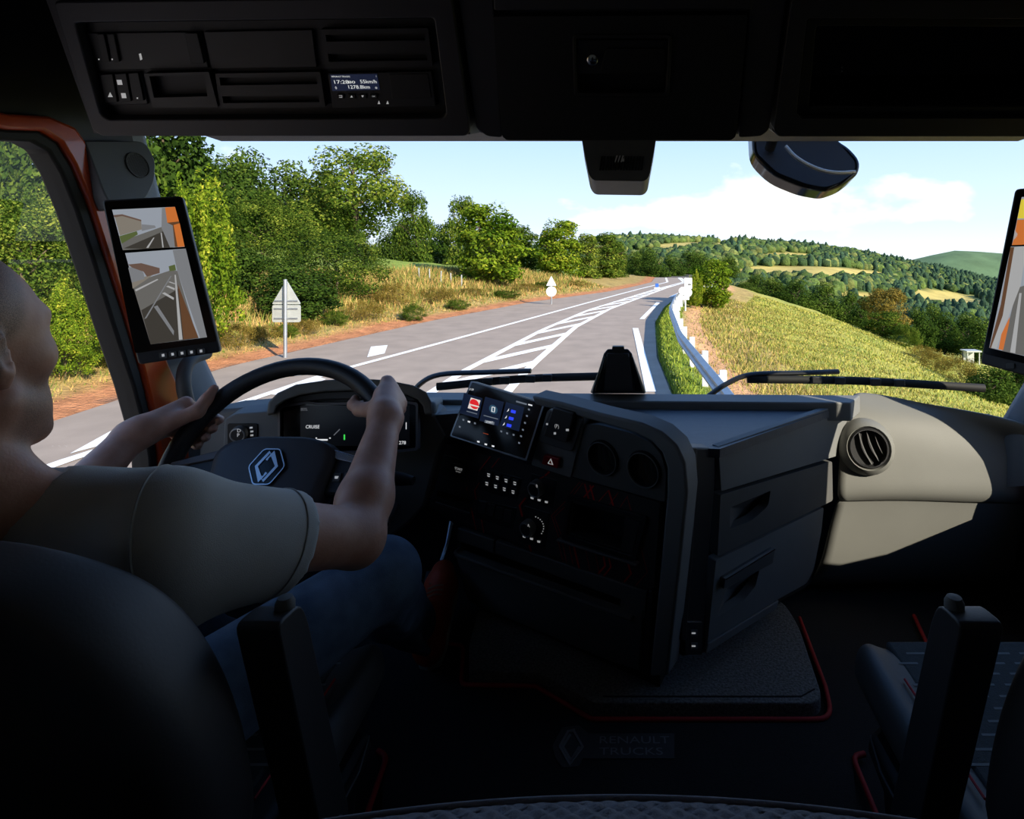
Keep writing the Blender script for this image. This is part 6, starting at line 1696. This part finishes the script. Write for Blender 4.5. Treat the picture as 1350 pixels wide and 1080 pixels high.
# torso stub, neck, head
HC = W(-0.779, 0.662, -0.085)                      # cranium centre
body.cap(W(-0.755, 0.72, -0.45), W(-0.755, 0.715, -0.40), 0.10, 0.09, 0.04)
body.cap(SH_R, SH_L, 0.05, 0.05, 0.05)
NB = W(-0.755, 0.685, -0.34)
body.cap(NB, W(-0.780, 0.660, -0.15), 0.062, 0.055, 0.03)
body.cap(W(-0.72, 0.69, -0.30), W(-0.60, 0.725, -0.34), 0.04, 0.04, 0.05)      # trapezius
body.cap(W(-0.80, 0.69, -0.30), W(-0.90, 0.73, -0.34), 0.04, 0.04, 0.05)
HROT = Matrix.Rotation(0.12, 4, 'Z')
def hv(x, y, z): return HC + HROT @ Vector((x, y, z))
def hell(v, r, k, rot=None, sub=False): body.ell(HC + HROT @ v, r, k, HROT if rot is None else HROT @ rot, sub)
hell(Vector((0, -0.012, 0.012)), (0.078, 0.097, 0.092), 0.02)          # skull
hell(Vector((0, 0.048, -0.03)), (0.070, 0.058, 0.088), 0.03)           # face
hell(Vector((0, 0.060, -0.106)), (0.064, 0.054, 0.046), 0.03)          # jaw
body.cap(hv(0.054, 0.01, -0.090), hv(0.028, 0.092, -0.140), 0.024, 0.021, 0.02)
body.cap(hv(-0.050, 0.0, -0.088), hv(-0.024, 0.085, -0.138), 0.022, 0.019, 0.02)
hell(Vector((0, 0.093, -0.130)), (0.022, 0.018, 0.018), 0.015)         # chin
for sx in (1, -1):
    hell(Vector((sx * 0.046, 0.062, -0.045)), (0.026, 0.030, 0.024), 0.02)      # cheekbone
    hell(Vector((sx * 0.032, 0.078, 0.008)), (0.024, 0.017, 0.011), 0.018)      # brow
    hell(Vector((sx * 0.032, 0.102, -0.014)), (0.017, 0.014, 0.012), 0.010, sub=True)
    hell(Vector((sx * 0.032, 0.088, -0.014)), (0.0125, 0.0125, 0.0125), 0.004)  # eyeball
    # ear
    e0 = Vector((sx * 0.074, -0.014, -0.032))
    R_ = Matrix.Rotation(sx * -0.45, 4, 'Z') @ Matrix.Rotation(0.2, 4, 'X')
    hell(e0 + Vector((sx * 0.006, -0.004, 0.0)), (0.010, 0.019, 0.032), 0.005, R_)
    hell(e0 + Vector((sx * 0.016, 0.003, 0.004)), (0.008, 0.011, 0.020), 0.005, R_, sub=True)
    hell(e0 + Vector((sx * 0.004, 0.006, -0.028)), (0.007, 0.010, 0.011), 0.006)
body.cap(hv(0, 0.094, -0.006), hv(0, 0.108, -0.050), 0.009, 0.012, 0.012)     # nose
hell(Vector((0, 0.108, -0.056)), (0.018, 0.012, 0.009), 0.008)
hell(Vector((0, 0.100, -0.078)), (0.024, 0.012, 0.007), 0.006); hell(Vector((0, 0.098, -0.090)), (0.022, 0.012, 0.008), 0.006)
hell(Vector((0, 0.112, -0.084)), (0.024, 0.006, 0.0015), 0.003, sub=True)

def skin_mat():
    m = bpy.data.materials.new('skin'); m.use_nodes = True
    nt = m.node_tree; b = nt.nodes['Principled BSDF']; L = nt.links.new
    b.inputs['Roughness'].default_value = 0.5
    b.inputs['Subsurface Weight'].default_value = 0.12; b.inputs['Subsurface Radius'].default_value = (0.012, 0.005, 0.003); b.inputs['Subsurface Scale'].default_value = 1.0
    tcn = nt.nodes.new('ShaderNodeTexCoord')
    n = nt.nodes.new('ShaderNodeTexNoise'); n.inputs['Scale'].default_value = 26; n.inputs['Detail'].default_value = 6
    L(tcn.outputs['Object'], n.inputs['Vector'])
    r = nt.nodes.new('ShaderNodeValToRGB'); e = r.color_ramp.elements
    e[0].position = 0.3; e[0].color = lin((184, 132, 108)); e[1].position = 0.75; e[1].color = lin((210, 162, 138))
    L(n.outputs[0], r.inputs[0])
    at = nt.nodes.new('ShaderNodeAttribute'); at.attribute_name = 'stubble'
    n3 = nt.nodes.new('ShaderNodeTexNoise'); n3.inputs['Scale'].default_value = 900; n3.inputs['Detail'].default_value = 2
    L(tcn.outputs['Object'], n3.inputs['Vector'])
    mr = nt.nodes.new('ShaderNodeMapRange'); mr.inputs['From Min'].default_value = 0.15; mr.inputs['From Max'].default_value = 0.7
    L(n3.outputs[0], mr.inputs[0])
    mu = nt.nodes.new('ShaderNodeMath'); mu.operation = 'MULTIPLY'
    L(at.outputs['Fac'], mu.inputs[0]); L(mr.outputs[0], mu.inputs[1])
    mx = nt.nodes.new('ShaderNodeMixRGB'); mx.inputs[2].default_value = lin((80, 62, 52)); mx.use_clamp = True
    L(mu.outputs[0], mx.inputs[0]); L(r.outputs[0], mx.inputs[1]); L(mx.outputs[0], b.inputs['Base Color'])
    n2 = nt.nodes.new('ShaderNodeTexNoise'); n2.inputs['Scale'].default_value = 300
    L(tcn.outputs['Object'], n2.inputs['Vector'])
    bp_ = nt.nodes.new('ShaderNodeBump'); bp_.inputs['Strength'].default_value = 0.25; bp_.inputs['Distance'].default_value = 0.001
    L(n2.outputs[0], bp_.inputs['Height']); L(bp_.outputs[0], b.inputs['Normal'])
    return m
M_SKIN = skin_mat()
M_SHIRT = mat('grey_tshirt', (176, 176, 172), 0.9, var=0.05, scale=18, bump=0.25, bscale=900)
M_JEANS = mat('blue_denim', (70, 88, 106), 0.9, col2=(98, 116, 134), scale=24, bump=0.5, bscale=800, detail=8)
M_HAIR = mat('short_brown_hair', (82, 64, 54), 0.85, var=0.3, scale=160, bump=0.8, bscale=500)
man = thing('person', 'man in a grey t-shirt and blue jeans driving with both hands on the wheel', 'person', HIP)
bme = body.mesh('body')
vv = np.zeros(len(bme.vertices) * 3, np.float32); bme.vertices.foreach_get('co', vv); vv = vv.reshape(-1, 3)
rel = (vv - np.array(HC)) @ np.array(HROT.to_3x3())
jaw = smooth01((-0.052 - rel[:, 2] + 0.25 * (rel[:, 1] - 0.05) * (rel[:, 1] > 0.02)) / 0.03) * smooth01((rel[:, 2] + 0.162) / 0.02) * smooth01((rel[:, 1] - 0.004) / 0.03) * (np.abs(rel[:, 0]) < 0.1)
hz_ = -0.02 - 0.06 * smooth01((0.02 - rel[:, 1]) / 0.07)
hair_w = smooth01((rel[:, 2] - hz_) / 0.025) * smooth01((0.036 + 0.30 * rel[:, 2] - rel[:, 1]) / 0.03) * (np.abs(rel[:, 0]) < 0.0885) * (rel[:, 2] > -0.12)
jaw = np.maximum(jaw, 1.2 * hair_w)
a = bme.attributes.new('stubble', 'FLOAT', 'POINT'); a.data.foreach_set('value', (jaw * 0.8).astype(np.float32))
o = link('body', bme, M_SKIN, man); shrinkwrap(o, 2)
# shirt
st = SDF((-1.12, 0.46, CH - 0.84), (-0.38, 0.98, CH - 0.19), 0.006)
st.cap(W(-0.745, 0.765, -0.61), W(-0.755, 0.735, -0.46), 0.11, 0.12, 0.05)
st.ell(W(-0.755, 0.728, -0.48), (0.20, 0.112, 0.19), 0.06)
st.ell(W(-0.745, 0.775, -0.62), (0.175, 0.112, 0.125), 0.06)
st.cap(SH_R + Vector((-0.02, 0, 0.005)), SH_L + Vector((0.02, 0, 0.005)), 0.062, 0.062, 0.06)
st.cap(W(-0.72, 0.70, -0.315), W(-0.59, 0.73, -0.34), 0.046, 0.055, 0.05); st.cap(W(-0.80, 0.70, -0.315), W(-0.91, 0.735, -0.34), 0.046, 0.055, 0.05)
for sh, el in ((SH_R, EL_R), (SH_L, EL_L)):
    e2 = sh.lerp(el, 0.55)
    st.cap(sh, e2 + (e2 - sh).normalized() * 0.05, 0.072, 0.060, 0.035)
    st.cap(sh + Vector((0, 0.02, -0.06)), sh.lerp(el, 0.5) + Vector((0, 0, -0.022)), 0.055, 0.05, 0.05)
# wrinkles as soft grooves
for sh, el in ((SH_R, EL_R), (SH_L, EL_L)):
    pass
f2 = st.f.copy()
# cut the sleeves and the neck hole
for sh, el in ((SH_R, EL_R), (SH_L, EL_L)):
    p = sh.lerp(el, 0.58); n_ = (el - sh).normalized()
    X = st.ax[0][:, None, None] - p[0]; Y = st.ax[1][None, :, None] - p[1]; Z = st.ax[2][None, None, :] - p[2]
    d = X * n_[0] + Y * n_[1] + Z * n_[2]; rr = np.sqrt((X - n_[0] * d) ** 2 + (Y - n_[1] * d) ** 2 + (Z - n_[2] * d) ** 2)
    st.f = np.where((rr < 0.12) & (d > -0.05) & (d < 0.15), np.maximum(st.f, d), st.f).astype(np.float32)
st.cap(W(-0.758, 0.685, -0.32), W(-0.765, 0.69, -0.20), 0.076, 0.090, 0.006, sub=True)
so = link('shirt', st.mesh('shirt'), M_SHIRT, man); shrinkwrap(so, 3)
from mathutils.bvhtree import BVHTree
dg_ = bpy.context.evaluated_depsgraph_get(); dg_.update()
def wrap_line(ob, c, n, r, name, m, parent, a0=0.0, a1=2 * PI, rad=0.0016, lift=0.0004):
    """a stitched line: the section of a garment with a plane"""
    bv = BVHTree.FromObject(ob, bpy.context.evaluated_depsgraph_get())
    n = Vector(n).normalized(); u = n.cross(Vector((0, 0, 1))).normalized(); w = u.cross(n); pts = []
    for k in range(49):
        a = a0 + (a1 - a0) * k / 48; d = u * math.cos(a) + w * math.sin(a)
        h = bv.ray_cast(c + d * r, -d)
        if h[0] is not None and (not pts or (h[0] - pts[-1]).length < 0.05): pts.append(h[0] + d * lift)
    if len(pts) > 4: tube(name, pts, rad, m, parent, sides=6)
M_SEAM = mat('tshirt_seam', (158, 158, 154), 0.9, var=0.05)
nA = (EL_R - SH_R).normalized()
wrap_line(so, SH_R.lerp(EL_R, 0.50), nA, 0.16, 'sleeve_hem', M_SEAM, so)
wrap_line(so, SH_R + Vector((-0.005, 0.0, -0.03)), Vector((0.95, 0.28, 0.1)), 0.22, 'shoulder_seam', M_SEAM, so)
# jeans
jn = SDF((-1.10, 0.55, CH - 1.04), (-0.34, 1.58, CH - 0.50), 0.0065)
KN_R, AN_R = W(-0.452, 1.10, -0.612), W(-0.492, 1.425, -0.905)
KN_L, AN_L = W(-0.88, 1.09, -0.682), W(-0.84, 1.38, -0.95)
jn.ell(W(-0.735, 0.785, -0.665), (0.18, 0.115, 0.085), 0.03)
for hx_, kn, an in ((-0.645, KN_R, AN_R), (-0.825, KN_L, AN_L)):
    hp_ = W(hx_, 0.79, -0.665)
    jn.cap(hp_, kn, 0.084, 0.066, 0.03)
    jn.ell(kn + Vector((0, 0.015, 0.0)), (0.062, 0.06, 0.062), 0.03)
    md = kn.lerp(an, 0.35) + Vector((0, -0.012, -0.01))
    jn.cap(kn, md, 0.066, 0.062, 0.02); jn.cap(md, an, 0.060, 0.048, 0.02)
# folds at hip, knee and shin
for kn, an in ((KN_R, AN_R), (KN_L, AN_L)):
    for t in (0.12, 0.26, 0.62, 0.78, 0.9):
        c = kn.lerp(an, t) + Vector((0.0, -0.05, -0.03)); jn.cap(c + Vector((-0.045, 0.01, 0.01)), c + Vector((0.045, 0, -0.008)), 0.011, 0.011, 0.02)
for t in (0.08, 0.2, 0.34):
    c = W(-0.645, 0.79, -0.665).lerp(KN_R, t) + Vector((0.05, 0, 0.05)); jn.cap(c + Vector((-0.05, 0.02, 0.01)), c + Vector((0.03, -0.01, -0.03)), 0.012, 0.012, 0.02)
jo = link('jeans', jn.mesh('jeans'), M_JEANS, man); shrinkwrap(jo, 3)
hp_ = W(-0.645, 0.79, -0.665)
tube('side_seam', [hp_.lerp(KN_R, t) + Vector((0.0835 - 0.019 * t, 0, -0.012 - 0.006 * t)) for t in (0.0, 0.2, 0.4, 0.6, 0.8, 1.0)], 0.0022, mat('denim_seam', (96, 120, 146), 0.9), jo, sides=6)
# shoes
M_SHOE = mat('orange_leather', (178, 62, 24), 0.55, var=0.12, scale=20, bump=0.3, bscale=300)
M_SOLE = mat('shoe_sole_cream', (176, 168, 154), 0.7, var=0.08)
def shoe(heel, toe, up, nm):
    heel = Vector(heel); toe = Vector(toe); f = (toe - heel).normalized(); upv = (Vector(up) - f * Vector(up).dot(f)).normalized(); sd_ = f.cross(upv)
    q = lambda a, b, c: heel + f * a + sd_ * b + upv * c
    L_ = (toe - heel).length
    S = SDF([min(heel[i], toe[i]) - 0.12 for i in range(3)], [max(heel[i], toe[i]) + 0.14 for i in range(3)], 0.0045)
    S.cap(q(0.02, 0, 0.045), q(0.10, 0, 0.050), 0.036, 0.040, 0.02)
    S.cap(q(0.10, 0, 0.048), q(0.20, 0.004, 0.030), 0.040, 0.040, 0.02)
    S.cap(q(0.20, 0.004, 0.030), q(L_ - 0.035, 0.002, 0.024), 0.041, 0.032, 0.02)
    S.cap(q(0.03, 0, 0.06), q(0.06, 0, 0.10), 0.034, 0.040, 0.02)
    S.cut(q(0, 0, 0.006), -upv)
    sh_ = link('shoe', S.mesh('shoe'), M_SHOE, man); shrinkwrap(sh_, 2)
    out = [(0.0, 0.0), (0.01, 0.026), (0.05, 0.036), (0.12, 0.037), (0.19, 0.047), (0.23, 0.043), (L_ - 0.015, 0.026), (L_ + 0.002, 0.0)]
    ol = [(a, b) for a, b in out] + [(a, -b) for a, b in out[-2:0:-1]]
    prism('sole', [q(a, b, -0.012) for a, b in ol], [q(a, b * 1.03, 0.012) for a, b in ol], M_SOLE, sh_, bevel=0.005)
    for i in range(5):
        a = 0.125 + 0.017 * i; z = 0.089 - 0.0042 * i
        tube('lace', [q(a, -0.019, z - 0.006), q(a + 0.004, 0, z + 0.001 - 0.002 * i), q(a + 0.008, 0.019, z - 0.008)], 0.0024, mat('lace_brown', (150, 122, 104), 0.9), sh_, sides=6, n=3)
shoe(W(-0.458, 1.405, -1.0), W(-0.498, 1.662, -0.893), (0, -0.3, 1), 'shoe')
shoe(W(-0.84, 1.34, -1.006), W(-0.82, 1.60, -1.006), (0, 0, 1), 'shoe')

# ---- nothing deeper than thing > part > sub-part
def _chain(o):
    c = [o]
    while c[-1].parent: c.append(c[-1].parent)
    return c[::-1]
for o in list(SC.objects):
    c = _chain(o)
    if len(c) > 3 and o.type == 'MESH':
        o.parent = c[1]
